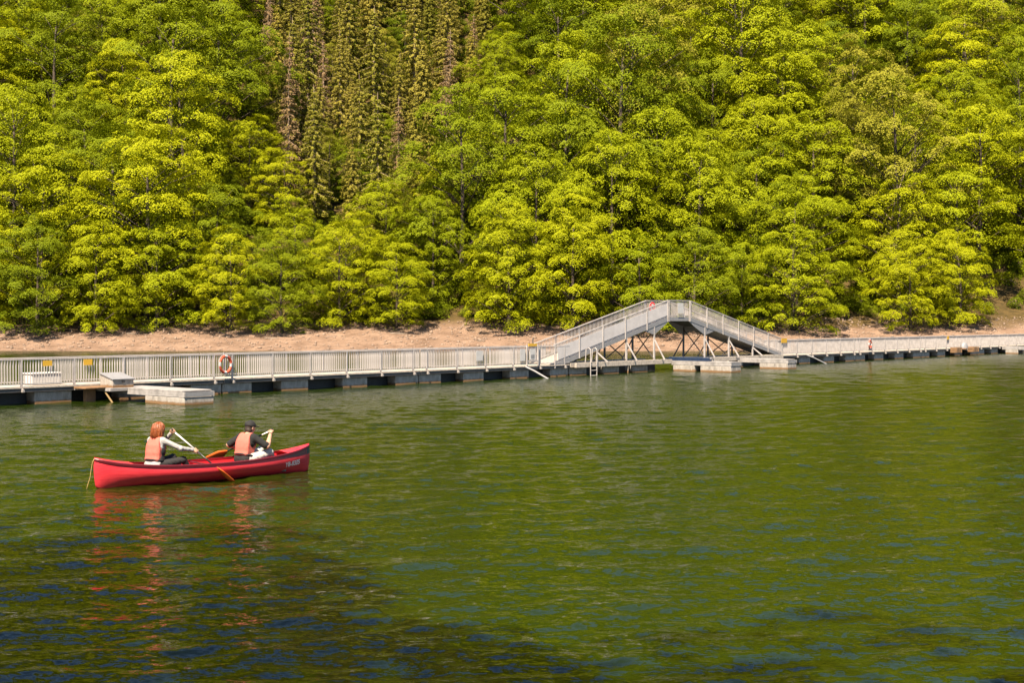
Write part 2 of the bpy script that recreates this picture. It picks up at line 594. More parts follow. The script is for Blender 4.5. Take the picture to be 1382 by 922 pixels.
KINDS = []     # (leaf key, crown mesh, trunk mesh, height)
specs = [
    ('fresh', 13.5, 5.6, 1.2, 0.42), ('yellow', 13.0, 5.3, 1.2, 0.45), ('deep', 14.0, 5.8, 1.4, 0.50),
    ('fresh', 15.0, 5.4, 1.6, 0.58), ('olive', 14.0, 5.2, 1.5, 0.60), ('yellow', 14.5, 5.8, 1.5, 0.40),
    ('deep', 12.5, 5.4, 1.0, 0.42), ('fresh', 12.0, 5.8, 0.9, 0.34),
]
for i, (lk, H, Rr, z0, fl) in enumerate(specs):
    cm, lb = make_crown('crown', H, Rr, z0, fl, 60, 13, 76, LEAF[lk], skew=rng.normal() * 0.5, big=(1.0, 1.15, 0.9, 1.2, 0.8, 1.05, 1.1, 0.95)[i])
    tm = make_trunk('trunk', H, lb, M_bark)
    KINDS.append((lk, cm, tm, H))


def make_spruce(leaf, bark, H, dens, rmax):
    P, Nn, Sz = [], [], []
    mb = MB()
    mb.tube([(0, 0, -1.2), (0, 0, H * 0.5), (0.1, 0, H)], [0.26, 0.15, 0.02], 7)
    z = H * 0.12
    while z < H * 0.985:
        u = z / H
        L0 = rmax * (1 - u) ** 0.8 * (1.0 if u > 0.25 else 0.75) + 0.12
        nb = int(rng.integers(6, 9))
        a0 = rng.random() * 6.283
        for k in range(nb):
            a = a0 + k * 6.283 / nb + rng.normal() * 0.2
            L_ = L0 * rng.uniform(0.7, 1.12)
            dirv = np.array([math.cos(a), math.sin(a), 0])
            dr = rng.uniform(0.15, 0.5)
            tip = np.array([0, 0, z]) + dirv * L_ - np.array([0, 0, dr * L_])
            mb.tube([(0, 0, z), Vector(tip)], [0.03, 0.008], 3, cap=False)
            if rng.random() > dens + 0.25:
                continue
            nl = int(max(5, L_ * 46 * dens))
            s = rng.random(nl) ** 0.7
            pts = np.array([0, 0, z]) + (tip - np.array([0, 0, z]))[None] * s[:, None]
            side = np.cross(dirv, [0, 0, 1])
            w = 0.38 * (1 - 0.5 * s) * (0.6 + 0.3 * L_ / rmax)
            pts = pts + side[None] * (rng.uniform(-1, 1, nl) * w)[:, None] - np.array([0, 0, 1]) * (rng.random(nl) ** 1.5 * 0.42)[:, None]
            P.append(pts)
            Nn.append(unit(dirv[None] * 0.7 + np.array([0, 0, 0.6]) + rng.normal(size=(nl, 3)) * 0.5))
            Sz.append(rng.uniform(0.18, 0.42, nl))
        z += rng.uniform(0.55, 0.85)
    v, q = leaf_quads(np.concatenate(P), np.concatenate(Nn), np.concatenate(Sz), 0.42)
    return np_mesh('crown', v, q, [leaf]), mb.mesh('trunk', bark)


SPRUCE = [(*make_spruce(LEAF['spruce'], M_bark_pale, 19.0, 1.0, 4.2), 0), (*make_spruce(LEAF['spruce'], M_bark, 17.0, 1.0, 3.9), 0),
          (*make_spruce(LEAF['spruce'], M_bark_pale, 20.0, 0.9, 3.8), 0), (*make_spruce(LEAF['spruce_dry'], M_bark_pale, 17.0, 0.55, 3.2), 1)]


def make_bare(H):
    mb = MB()
    def grow(p, d, L_, r, depth):
        n = 4
        pts, rad = [p.copy()], [r]
        for k in range(n):
            d = (d + Vector((rng.normal(), rng.normal(), rng.normal() * 0.5 + 0.15)) * 0.16).normalized()
            p = p + d * L_ / n
            pts.append(p.copy())
            rad.append(r * (1 - 0.55 * (k + 1) / n))
        mb.tube(pts, rad, 5)
        if depth:
            for k in range(4):
                q = pts[1 + k % 4].lerp(pts[min(4, 2 + k % 4)], 0.5)
                nd = (d + Vector((rng.normal(), rng.normal(), rng.normal() * 0.6)) * 0.75).normalized()
                grow(q, nd, L_ * 0.55, r * 0.42, depth - 1)
    grow(Vector((0, 0, -1)), Vector((0, 0, 1)), H, 0.22, 3)
    return mb.mesh('trunk', M_bark_pale)


BARE = make_bare(9.5)


def px(x, y, z):
    return 691 + 1800 * x / y, 430 + 1800 * (CAM_H - z) / y


def in_poly(p, poly):
    c = False
    for i in range(len(poly)):
        (x1, y1), (x2, y2) = poly[i - 1], poly[i]
        if (y1 > p[1]) != (y2 > p[1]) and p[0] < (x2 - x1) * (p[1] - y1) / (y2 - y1) + x1:
            c = not c
    return c


SPRUCE_AREA = [(370, -260), (362, 70), (370, 200), (420, 235), (480, 275), (540, 275), (572, 190), (605, 130), (640, 70), (672, 10), (690, -260)]
TREE_LABEL = {
    'yellow': ('broadleaf tree with bright yellow-green layered crown', 'yellow-green broadleaf trees'),
    'fresh': ('broadleaf tree with fresh mid-green layered crown', 'mid-green broadleaf trees'),
    'deep': ('broadleaf tree with deeper, darker green crown', 'dark green broadleaf trees'),
    'olive': ('broadleaf tree with dull olive, loosely leaved crown', 'olive broadleaf trees'),
}


def plant(name, label, group, crown, trunk, loc, rz, s, sz=1.0):
    t = thing(name, label, 'tree', loc, rz, group)
    t.scale = (s, s, s * sz)
    if trunk:
        link('trunk', trunk, t)
    if crown:
        link('crown', crown, t)
    return t


n_tree = 0
tr = np.random.default_rng(11)
# the spruce stand
spots = []
for _ in range(30000):
    x, y = tr.uniform(-75, 20), tr.uniform(150, 265)
    if any((x - a) ** 2 + ((y - b) * 0.8) ** 2 < 3.5 ** 2 for a, b in spots):
        continue
    z = float(terrain_z(x, y))
    u, v = px(x, y, z + 6.5)
    if v < -75 or not in_poly((u, v), SPRUCE_AREA):
        continue
    spots.append((x, y))
    dry = tr.random() < (0.42 if u < 440 and v > 20 else 0.12)
    k = 3 if dry else int(tr.integers(0, 3))
    if tr.random() < 0.14:
        lk, cm, tm, H = KINDS[4 if tr.random() < 0.5 else 6]
        plant('broadleaf_tree', TREE_LABEL[lk][0] + ' growing inside the conifer stand', TREE_LABEL[lk][1] + ' inside the conifer stand', cm, tm, (x, y, z), tr.random() * 6.28, tr.uniform(0.5, 0.72))
        continue
    plant('spruce_tree', 'dry brown half-bare spruce in the conifer stand' if dry else 'narrow dull green spruce in the conifer stand on the hillside',
          'dry spruces' if dry else 'green spruces', SPRUCE[k][0], SPRUCE[k][1], (x, y, z), tr.random() * 6.28, tr.uniform(0.55, 1.0))
# broadleaf trees: a low front row over the beach, then rows up the slope
row = 0
d_row = 9.4
while d_row < 122:
    step = 6.0 if row == 0 else 10.2
    gx = -96.0 + (row % 2) * step / 2
    while gx < 112:
        j = 1.0 if row == 0 else 2.0
        x = gx + tr.uniform(-j, j) * 1.1
        y = float(shore_y(x)) + d_row + tr.uniform(-j, j)
        if row == 0:
            y += 1.2 * math.sin(x * 0.31) - max(0, min(x - 15, 25)) * 0.06
        gx += step
        z = float(terrain_z(x, y))
        u, v = px(x, y, z + 7)
        if u < -70 or u > 1450 or v < -75:
            continue
        if any(in_poly((u + a_, v), SPRUCE_AREA) for a_ in (-18, 0, 18)):
            continue
        if row == 0 and (618 < u < 655 or 1115 < u < 1190):
            continue
        if u > 1335 and d_row < 22:
            continue
        w = tr.random()
        if row == 0:
            k = [7, 1, 0, 6, 7, 5][int(tr.integers(0, 6))]
        else:
            k = int(tr.choice(8, p=[.19, .09, .18, .16, .10, .07, .12, .09]))
        lk, cm, tm, H = KINDS[k]
        lab, grp = TREE_LABEL[lk]
        below = any(in_poly((u + a_, v + b_), SPRUCE_AREA) for a_ in (-30, 0, 30) for b_ in (-40, -80, -120))
        if row == 0:
            where = ' over the beach behind the footbridge' if 740 < u < 1060 else (' over the beach past the footbridge' if u >= 1060 else ' hanging low over the beach before the footbridge')
        elif any(in_poly((u + a_, v + b_), SPRUCE_AREA) for a_, b_ in ((55, 0), (-55, 0), (0, -60))):
            where = ' at the edge of the conifer stand'
        else:
            where = (' just above the beach trees', ' low on the wooded slope', ' low on the wooded slope', ' midway up the wooded slope', ' midway up the wooded slope')[row - 1] if row < 6 else ' high on the wooded slope'
        s = tr.uniform(0.70, 1.0) if row == 0 else float(tr.choice([0.95, 1.15, 1.4, 1.7], p=[.2, .3, .3, .2])) * tr.uniform(0.93, 1.07)
        if below:
            s = min(s, 0.78)
        plant('broadleaf_tree', lab + where, grp + where, cm, tm, (x, y, z - (0.9 if row == 0 else 0)), tr.random() * 6.28, s, tr.uniform(0.92, 1.12))
        n_tree += 1
    d_row += 6.6 if row == 0 else 8.4
    row += 1
# leafless pale trees among the green ones
for (x, y, s, lab) in ((45.5, 160, 0.95, 'leafless pale tree with forked branches among the green crowns, the taller one'), (50.0, 163, 0.8, 'leafless pale tree beside the taller leafless one'), (18.0, 158, 0.7, 'leafless pale stem between dense green crowns above the footbridge')):
    t = plant('bare_tree', lab, None, None, BARE, (x, y, float(terrain_z(x, y)) + 1.0), x, s)
# the wood above the picture's edge, which the lake mirrors
pts = []
for gy in np.arange(190, 365, 8.5):
    for gx in np.arange(-190, 200, 9.0):
        x, y = gx + tr.uniform(-2.5, 2.5), gy + tr.uniform(-2.5, 2.5)
        z = float(terrain_z(x, y))
        if px(x, y, z + 7)[1] < -75 and abs(x) / y < 0.52:
            pts.append((x, y, z))
pm = bpy.data.meshes.new('upper_wood')
pm.from_pydata(pts, [], [])
wood = tag(link('upper_wood', pm), 'dense green wood covering the hill above', 'wood', kind='stuff')
ng = bpy.data.node_groups.new('scatter_trees', 'GeometryNodeTree')
ng.interface.new_socket('Geometry', in_out='INPUT', socket_type='NodeSocketGeometry')
ng.interface.new_socket('Geometry', in_out='OUTPUT', socket_type='NodeSocketGeometry')
gi_, go_ = ng.nodes.new('NodeGroupInput'), ng.nodes.new('NodeGroupOutput')
iop = ng.nodes.new('GeometryNodeInstanceOnPoints')
src = ng.nodes.new('GeometryNodeObjectInfo')
src.inputs['Object'].default_value = [o for o in bpy.data.objects if o.data is KINDS[0][1]][0]
src.inputs['As Instance'].default_value = True
rr_ = ng.nodes.new('FunctionNodeRandomValue'); rr_.data_type = 'FLOAT_VECTOR'
rr_.inputs[0].default_value = (0, 0, 0); rr_.inputs[1].default_value = (0, 0, 6.28)
rs_ = ng.nodes.new('FunctionNodeRandomValue'); rs_.data_type = 'FLOAT'
rs_.inputs[2].default_value = 0.9; rs_.inputs[3].default_value = 1.25
ng.links.new(gi_.outputs[0], iop.inputs['Points'])
ng.links.new(src.outputs['Geometry'], iop.inputs['Instance'])
ng.links.new(rr_.outputs[0], iop.inputs['Rotation'])
ng.links.new(rs_.outputs[1], iop.inputs['Scale'])
ng.links.new(iop.outputs[0], go_.inputs[0])
wood.modifiers.new('scatter', 'NODES').node_group = ng

# the near bank beside the photographer: its trees shade the water in the foreground
bx_, by_ = np.meshgrid(np.linspace(-60, 60, 61), np.linspace(-40, 4.5, 31))
bz_ = np.clip((2.6 - by_) * 0.42, -0.8, 3.2) + 0.25 * fbm(bx_ * 0.3, by_ * 0.3, 77, 3) - 0.15
tag(link('near_bank', np_mesh('near_bank', np.stack([bx_, by_, bz_], -1).reshape(-1, 3), grid_quads(61, 31), [M_ground], smooth=True)), kind='structure')
for (x, y, k, s_) in ((-16.5, -1.5, 0, 1.8), (-12.5, -3.0, 3, 1.8), (-8.5, -7.0, 2, 1.8), (-2.5, -12.0, 3, 1.9), (6.5, -14.0, 0, 1.9)):
    plant('broadleaf_tree', 'broadleaf tree on the near bank shading the foreground water', 'trees on the near bank', KINDS[k][1], KINDS[k][2], (x, y, 1.6), k * 1.0, s_)

# low bushes on the bare bank
bush_m, bl_ = make_crown('foliage', 1.7, 1.5, 0.1, 0.8, 22, 8, 30, LEAF['deep'], core=300, lsz=(0.08, 0.16), big=1.2)
bush_s = make_trunk('stem', 1.6, bl_, M_bark_pale, 0.05)
up_ = []
for gx in np.arange(-110, 125, 2.1):
    for gd in np.arange(15, 112, 2.3):
        x = gx + tr.uniform(-1, 1)
        y = float(shore_y(x)) + gd + tr.uniform(-1, 1)
        if abs(x) / y < 0.43 and not (x > 50 and gd < 24):
            up_.append((x, y, float(terrain_z(x, y)) - 0.15))
um = bpy.data.meshes.new('undergrowth')
um.from_pydata(up_, [], [])
under = tag(link('undergrowth', um), 'low green undergrowth covering the forest floor', 'undergrowth', kind='stuff')
ng2 = ng.copy()
bt = link('undergrowth_sprig', bush_m)
COL.objects.unlink(bt)
for n_ in ng2.nodes:
    if n_.bl_idname == 'GeometryNodeObjectInfo':
        n_.inputs['Object'].default_value = bt
    if n_.bl_idname == 'FunctionNodeRandomValue' and n_.data_type == 'FLOAT':
        n_.inputs[2].default_value = 0.6
        n_.inputs[3].default_value = 1.1
under.modifiers.new('scatter', 'NODES').node_group = ng2
for k in range(13):
    x = [57.5, 60.2, 62.8, 55.0, 58.8, 61.5, 64.5, 35.5, 38.5, 53.5, 57.0, 60.0, 2.5][k]
    d = [15.5, 17.5, 16, 20, 21.5, 24, 21, 15.5, 17, 14, 26, 29, 14][k]
    y = float(shore_y(x)) + d
    t = thing('bush', 'small leafy bush growing on the bare bank below the trees', 'bush', (x, y, float(terrain_z(x, y)) - 0.05), k * 1.3, 'bushes on the bank')
    t.scale = (1, 1, 1) if k % 3 else (0.7, 0.7, 0.8)
    link('stem', bush_s, t)
    link('foliage', bush_m, t)

# ------------------------------------------------------------------ the floating pier
M_rail = mat('galvanised_rail', (0.42, 0.38, 0.36), 0.45, 0.2, 0.16, 2.5)
M_beam = mat('dark_beam', (0.075, 0.070, 0.068), 0.7, 0.0, 0.2, 3)
M_fin = mat('weathered_board', (0.30, 0.275, 0.26), 0.7, 0.0, 0.22, 3)
M_skirt = mat('black_skirt', (0.018, 0.018, 0.020), 0.6, var=0.2)
M_deck = mat('deck_boards', (0.42, 0.36, 0.30), 0.85, 0.0, 0.2, 5)
M_rust = mat('rusty_timber', (0.22, 0.12, 0.055), 0.85, 0.0, 0.25, 3, 0.01, 20)
M_brace = mat('dark_and_shaded_steel', (0.10, 0.085, 0.078), 0.6, 0.3, 0.2, 5)  # also the painted shade of the far legs and landing underside
M_white = mat('white_board', (0.46, 0.44, 0.425), 0.5, var=0.08)
M_yellow = mat('yellow_board', (0.55, 0.31, 0.02), 0.5, var=0.06)
M_print = mat('black_print', (0.05, 0.04, 0.03), 0.6)
M_redpaint = mat('red_paint', (0.62, 0.04, 0.04), 0.5, var=0.08)
M_orange = mat('buoy_orange', (0.55, 0.085, 0.035), 0.5, var=0.1)
M_grey = mat('grey_plastic', (0.21, 0.205, 0.21), 0.5, var=0.1)
M_blue = mat('navy_plastic', (0.015, 0.03, 0.07), 0.4, var=0.2)
M_yellowpipe = mat('yellow_pipe', (0.20, 0.13, 0.05), 0.5, var=0.15)


def mat_concrete():
    m, nt, out = new_mat('float_concrete')
    N, Lk = nt.nodes, nt.links
    p = N.new('ShaderNodeBsdfPrincipled'); p.inputs['Roughness'].default_value = 0.85
    tc = N.new('ShaderNodeTexCoord')
    n1 = N.new('ShaderNodeTexNoise'); n1.inputs['Scale'].default_value = 3.0; n1.inputs['Detail'].default_value = 8; n1.inputs['Roughness'].default_value = 0.7
    mp = N.new('ShaderNodeMapping'); mp.inputs['Scale'].default_value = (1.6, 1.6, 0.5)
    Lk.new(tc.outputs['Object'], mp.inputs['Vector'])
    Lk.new(mp.outputs[0], n1.inputs['Vector'])
    cr = N.new('ShaderNodeValToRGB')
    cr.color_ramp.elements[0].position, cr.color_ramp.elements[0].color = 0.32, (0.15, 0.13, 0.11, 1)
    cr.color_ramp.elements[1].position, cr.color_ramp.elements[1].color = 0.62, (0.33, 0.295, 0.26, 1)
    Lk.new(n1.outputs['Fac'], cr.inputs['Fac'])
    sp = N.new('ShaderNodeSeparateXYZ'); Lk.new(tc.outputs['Object'], sp.inputs[0])
    # waterline stain with a ragged upper edge
    n2 = N.new('ShaderNodeTexNoise'); n2.inputs['Scale'].default_value = 7; n2.inputs['Detail'].default_value = 5
    Lk.new(tc.outputs['Object'], n2.inputs['Vector'])
    ad = N.new('ShaderNodeMath'); ad.operation = 'MULTIPLY_ADD'; ad.inputs[1].default_value = -0.12
    Lk.new(n2.outputs['Fac'], ad.inputs[0]); Lk.new(sp.outputs['Z'], ad.inputs[2])
    mr = N.new('ShaderNodeMapRange'); mr.inputs['From Min'].default_value = 0.00; mr.inputs['From Max'].default_value = 0.07
    mr.inputs['To Min'].default_value = 1; mr.inputs['To Max'].default_value = 0
    Lk.new(ad.outputs[0], mr.inputs['Value'])
    mx = N.new('ShaderNodeMix'); mx.data_type = 'RGBA'
    Lk.new(mr.outputs[0], mx.inputs['Factor']); Lk.new(cr.outputs['Color'], mx.inputs['A'])
    mx.inputs['B'].default_value = (0.16, 0.085, 0.035, 1)
    Lk.new(mx.outputs['Result'], p.inputs['Base Color'])
    b = N.new('ShaderNodeBump'); b.inputs['Distance'].default_value = 0.02
    Lk.new(n1.outputs['Fac'], b.inputs['Height']); Lk.new(b.outputs['Normal'], p.inputs['Normal'])
    Lk.new(p.outputs[0], out.inputs['Surface'])
    return m


M_conc = mat_concrete()
U = Vector((0.6543, 0.7563, 0)).normalized()
NRM = Vector((U.y, -U.x, 0))
P0 = Vector((-17.0, 48.5, 0))
RZ = math.atan2(U.y, U.x)
WID = 1.65           # deck width; local x runs along the pier, local -y faces the camera


def PT(t, n=0.0, z=0.0):
    return P0 + U * t + NRM * n + Vector((0, 0, z))


DECK_Z, RAIL_Z, SEC = 0.63, 1.645, 11.4
bal_mesh = MB().box(-0.009, 0.009, -0.018, 0.018, 0.76, 1.60).mesh('baluster', M_rail)
post_mesh = MB().box(-0.025, 0.025, -0.03, 0.03, 0.56, 1.61).mesh('post', M_rail)
post_n = MB().box(-0.03, 0.03, -0.035, 0.035, 0.50, 1.61).beam((0, 0.0, 0.55), (0, -0.12, 0.50), 0.05, 0.09).box(-0.035, 0.035, -0.16, -0.04, 0.45, 0.54).mesh('post', M_rail)
pont_mesh = MB().box(-0.75, 0.75, 0.10, WID - 0.10, -0.35, 0.44, bev=0.03).mesh('pontoon', M_conc)
SEC_LABEL = [
    'pier section with two yellow plates and a finger jetty with lidded chest',
    'pier section with an orange lifebuoy hung at its near end',
    'pier section with white notices leading up to the footbridge ramp',
    'pier section with a yellow plate just past the footbridge foot',
    'pier section with a thin orange lifebuoy, past the footbridge',
    'pier section with a small yellow plate and silver dome on its edge',
    'pier section beyond the silver dome, with a bright low finger jetty',
    'farthest pier section running out beyond the finger jetty',
]


def pier_section(t0, label, fine, length=SEC):
    root = thing('pier_section', label, 'pier', PT(t0), RZ, 'floating pier sections')
    # deck boards with gaps
    mb = MB()
    nb = int(length / 0.15)
    for k in range(nb):
        x = 0.02 + k * (length - 0.04) / nb
        mb.box(x + 0.008, x + (length - 0.04) / nb - 0.008, -0.03, WID + 0.03, 0.585, 0.63 + 0.004 * rng.random())
    tag(mb.build('deck_board', M_deck, root), kind='stuff')
    for y in (0.03, WID - 0.03):
        MB().box(0.01, length - 0.01, y - 0.03, y + 0.03, 0.45, 0.583).build('edge_beam', M_beam, root)
    for (xa, xb) in ((1.55, 3.08), (4.62, 6.58), (8.12, length - 1.55)):
        MB().box(xa, xb, 0.62, 0.68, -0.25, 0.44).build('skirt_board', M_skirt, root)
    for k, x in enumerate((0.78, 3.85, 7.35, length - 0.78)):
        link('pontoon', pont_mesh, root, (x, 0, 0))
    for side, y in enumerate((0.02, WID - 0.02)):
        MB().box(0.03, length - 0.03, y - 0.035, y + 0.035, 1.603, RAIL_Z, bev=0.008).build('top_rail', M_rail, root)
        MB().box(0.03, length - 0.03, y - 0.028, y + 0.028, 0.715, 0.758).build('bottom_rail', M_rail, root)
        px_ = [0.45 + k * (length - 0.9) / 5 for k in range(6)]
        for x in px_:
            link('post', post_n if side == 0 else post_mesh, root, (x, y - 0.001, 0))
        bx_ = []
        x = 0.10
        while x < length - 0.06:
            if all(abs(x - q) > 0.05 for q in px_):
                bx_.append(x)
            x += 0.112
        if fine:
            for x in bx_:
                link('baluster', bal_mesh, root, (x, y, 0))
        else:
            mb = MB()
            for x in bx_:
                mb.box(x - 0.009, x + 0.009, y - 0.022, y + 0.022, 0.76, 1.60)
            tag(mb.build('baluster', M_rail, root), kind='stuff')
    return root


starts = [-3.45, 7.95, 19.35] + [53.0 + SEC * k for k in range(5)]
for i, t0 in enumerate(starts):
    sec_o = pier_section(t0, SEC_LABEL[i], i < 3)

# ------------------------------------------------------------------ footbridge over the boat passage
bridge = thing('footbridge', 'arched metal footbridge on trestles rising over the pier', 'footbridge', PT(30.75), RZ)
T1, T2, ZT = 40.1 - 30.75, 42.4 - 30.75, 3.15
XA, ZA, XB, ZB = -1.35, 0.65, 53.6 - 30.75, 0.70


def zdeck(x):
    if x < T1:
        return ZA + (ZT - ZA) * (x - XA) / (T1 - XA)
    if x > T2:
        return ZB + (ZT - ZB) * (XB - x) / (XB - T2)
    return ZT


BY0, BY1 = 0.0, 1.62
for (xa, xb, nm) in ((XA, T1, 'ramp'), (T1, T2, 'landing'), (T2, XB, 'ramp')):
    mb = MB()
    nseg = int((xb - xa) / 0.3)
    for k in range(nseg):
        x0, x1 = xa + (xb - xa) * k / nseg, xa + (xb - xa) * (k + 1) / nseg
        mb.beam((x0 + 0.006, (BY0 + BY1) / 2, zdeck(x0 + 1e-4)), (x1 - 0.006, (BY0 + BY1) / 2, zdeck(x1 - 1e-4)), BY1 - BY0 - 0.10, 0.05)
    deck_o = mb.build(nm + '_deck', M_deck, bridge)
    for y in (BY0 + 0.03, BY1 - 0.03):
        sb = MB().beam((xa, y, zdeck(xa + 1e-4) - 0.08), (xb, y, zdeck(xb - 1e-4) - 0.08), 0.06, 0.24)
        sb.build('stringer', M_grey, bridge)
        MB().beam((xa, y, zdeck(xa + 1e-4) + 1.03), (xb, y, zdeck(xb - 1e-4) + 1.03), 0.07, 0.045).build('top_rail', M_rail, bridge)
        MB().beam((xa, y, zdeck(xa + 1e-4) + 0.13), (xb, y, zdeck(xb - 1e-4) + 0.13), 0.055, 0.04).build('bottom_rail', M_rail, bridge)
        npst = max(2, int(round((xb - xa) / 2.0)) + 1)
        for k in range(npst):
            x = xa + 0.06 + (xb - xa - 0.12) * k / (npst - 1)
            yy = y - 0.045 if y < 0.8 else y + 0.045
            MB().box(x - 0.03, x + 0.03, yy - 0.025, yy + 0.025, zdeck(x) - 0.22, zdeck(x) + 1.02).build('post', M_rail, bridge)
        mb = MB()
        x = xa + 0.12
        while x < xb - 0.08:
            zz = zdeck(x)
            mb.box(x - 0.009, x + 0.009, y - 0.014, y + 0.014, zz + 0.14, zz + 1.01)
            x += 0.125
        tag(mb.build('baluster', M_rail, bridge), kind='stuff')
# near kick plate of the climbing ramp and gussets under the landing
MB().beam((XA + 0.3, -0.004, zdeck(XA + 0.3) + 0.50), (T1 - 0.05, -0.004, zdeck(T1 - 0.05) + 0.50), 0.008, 0.66).build('side_sheet', mat('white_sheet', (0.50, 0.46, 0.445), 0.5, 0.0, 0.08, 2), bridge)
for y in (BY0 + 0.03, BY1 - 0.03):
    for (a, b, c, d) in (((T1 + 0.2, 3.0), (T1 - 2.6, 2.42), (T1 - 1.4, 2.15), (T1 - 0.5, 2.62)), ((T2 - 0.2, 3.0), (T2 + 2.9, 2.35), (T2 + 1.7, 2.08), (T2 + 0.5, 2.62))):
        mb = MB()
        pts4 = (a, b, c, d)
        vs_ = [(q[0], y - 0.012, q[1]) for q in pts4] + [(q[0], y + 0.012, q[1]) for q in pts4]
        mb.add(vs_, [(0, 1, 2, 3), (7, 6, 5, 4), (0, 4, 5, 1), (1, 5, 6, 2), (2, 6, 7, 3), (3, 7, 4, 0)])
        mb.build('gusset', M_grey, bridge)
# dark sheet added as painted shade under the landing
for (xa, xb) in ((T1 - 1.4, T1), (T1, T2), (T2, T2 + 1.7)):
    MB().beam((xa, 0.81, zdeck(xa) - 0.17), (xb, 0.81, zdeck(xb) - 0.17), 1.5, 0.03).build('underside_shade', M_brace, bridge)
# trestle frames: near and far leg, crossed braces, knee struts
for t in (33.2, 35.95, 38.7, 44.1, 46.9, 49.8):
    x = t - 30.75
    zt = zdeck(x) - 0.20
    for y, m_ in ((BY0 + 0.04, M_rail), (BY1 - 0.04, M_brace)):  # near legs coloured light as lit, far legs dark as shaded
        MB().box(x - 0.045, x + 0.045, y - 0.045, y + 0.045, 0.70, zt).build('leg', m_, bridge)
        s = 1
        hh = min(1.15, (zt - 0.70) * 0.8)
        sgn = -1 if y < 0.8 else 1
        MB().beam((x, y + sgn * 0.04, 0.70 + hh), (x, y + sgn * 0.75, 0.70), 0.06, 0.06).build('knee_strut', M_rail if y < 0.8 else M_brace, bridge)  # strut colour repeats the lit and shaded tones of the legs
    if zt > 1.2:
        MB().beam((x + 0.03, BY0 + 0.04, zt - 0.12), (x + 0.03, BY1 - 0.04, 0.75), 0.05, 0.05).build('cross_brace', M_brace, bridge)
        MB().beam((x - 0.03, BY0 + 0.04, 0.75), (x - 0.03, BY1 - 0.04, zt - 0.12), 0.05, 0.05).build('cross_brace', M_brace, bridge)
# ground frame and floats of the bridge
for y in (-0.35, 0.06, BY1 - 0.06, BY1 + 0.35):
    MB().box(0.05, T1 - 0.2, y - 0.07, y + 0.07, 0.46, 0.70).build('sill_beam', M_deck, bridge)
    MB().box(T2 + 0.4, 53.0 - 30.75 - 0.05, y - 0.07, y + 0.07, 0.46, 0.70).build('sill_beam', M_deck, bridge)
for (xa, xb) in ((32.4, 33.8), (35.4, 36.6), (38.2, 39.6), (45.3, 47.2), (48.8, 51.0)):
    MB().box(xa - 30.75, xb - 30.75, 0.60, 0.66, -0.25, 0.44).build('skirt_board', M_skirt, bridge)
for t in (31.6, 34.6, 37.4, 44.5, 48.0, 51.8):
    link('pontoon', pont_mesh, bridge, (t - 30.75, 0, 0))


# ------------------------------------------------------------------ finger jetties
def finger(t0, n0, n1, label, pn, w=1.15, z1=0.62):
    r = thing('finger_jetty', label, 'jetty', PT(t0, n0), RZ, 'low finger jetties')
    L_ = n1 - n0
    for k in range(int(L_ / 0.2)):
        y = -k * 0.2
        MB().box(0.01, w - 0.01, y - 0.192, y, z1 - 0.05, z1, bev=0.006).build('deck_board', M_fin, r)
    for x in (0.03, w - 0.03):
        MB().box(x - 0.03, x + 0.03, -L_, -0.004, z1 - 0.24, z1 - 0.053).build('edge_beam', M_fin, r)
    MB().box(0.065, w - 0.065, -L_ + 0.004, -L_ + 0.06, z1 - 0.22, z1 - 0.06).build('end_beam', M_grey, r)
    for (a, b) in pn:
        MB().box(0.0, w, -(b - n0), -(a - n0), -0.35, z1 - 0.245, bev=0.03).build('pontoon', M_conc, r)
    return r


fj = finger(2.68, 0.20, 4.75, 'pale finger jetty beside the lidded grey chest', [(2.3, 4.72)], 1.3, 0.52)
finger(40.3, 0.10, 4.2, 'pale finger jetty under the footbridge landing', [(0.2, 1.7), (2.1, 4.17)], 1.1, 0.60)
finger(47.0, 0.55, 4.1, 'pale finger jetty under the descending ramp of the footbridge', [(2.1, 4.07)], 1.1, 0.60)
finger(92.0, 0.20, 4.6, 'pale finger jetty beyond the silver dome', [(0.5, 1.6), (2.4, 4.57)], 1.2, 0.60)

MB().box(-0.75, -0.006, -1.0, -0.004, 0.40, 0.52, bev=0.008).build('root_platform', M_fin, fj)
# lidded chests
for (t, n, lab, m_, grp, h0) in ((2.12, 0.24, 'grey lidded chest with sloping lid at the finger jetty root', M_grey, None, 0.523),):
    r = thing('storage_chest', lab, 'chest', PT(t, n, h0), RZ)
    mb = MB()
    vs_ = [(0, 0, 0), (0.88, 0, 0), (0.88, -0.85, 0), (0, -0.85, 0), (0, 0, 0.50), (0.88, 0, 0.50), (0.88, -0.85, 0.30), (0, -0.85, 0.30)]
    mb.add(vs_, [(0, 1, 2, 3), (4, 7, 6, 5), (0, 4, 5, 1), (1, 5, 6, 2), (2, 6, 7, 3), (3, 7, 4, 0)])
    mb.build('body', M_conc, r)
    MB().beam((0.44, 0.02, 0.525), (0.44, -0.90, 0.308), 0.94, 0.035).build('lid', M_grey, r)
    MB().box(0.38, 0.50, -0.875, -0.852, 0.18, 0.26).build('latch', M_brace, r)
r = thing('storage_chest', 'white chest standing on the deck behind the railing', 'chest', PT(-0.1, -0.75, DECK_Z + 0.006), RZ)
MB().box(0, 1.2, 0, 0.6, 0, 0.40, bev=0.03).build('body', M_white, r)
MB().box(-0.03, 1.23, -0.03, 0.63, 0.402, 0.46, bev=0.015).build('lid', M_white, r)
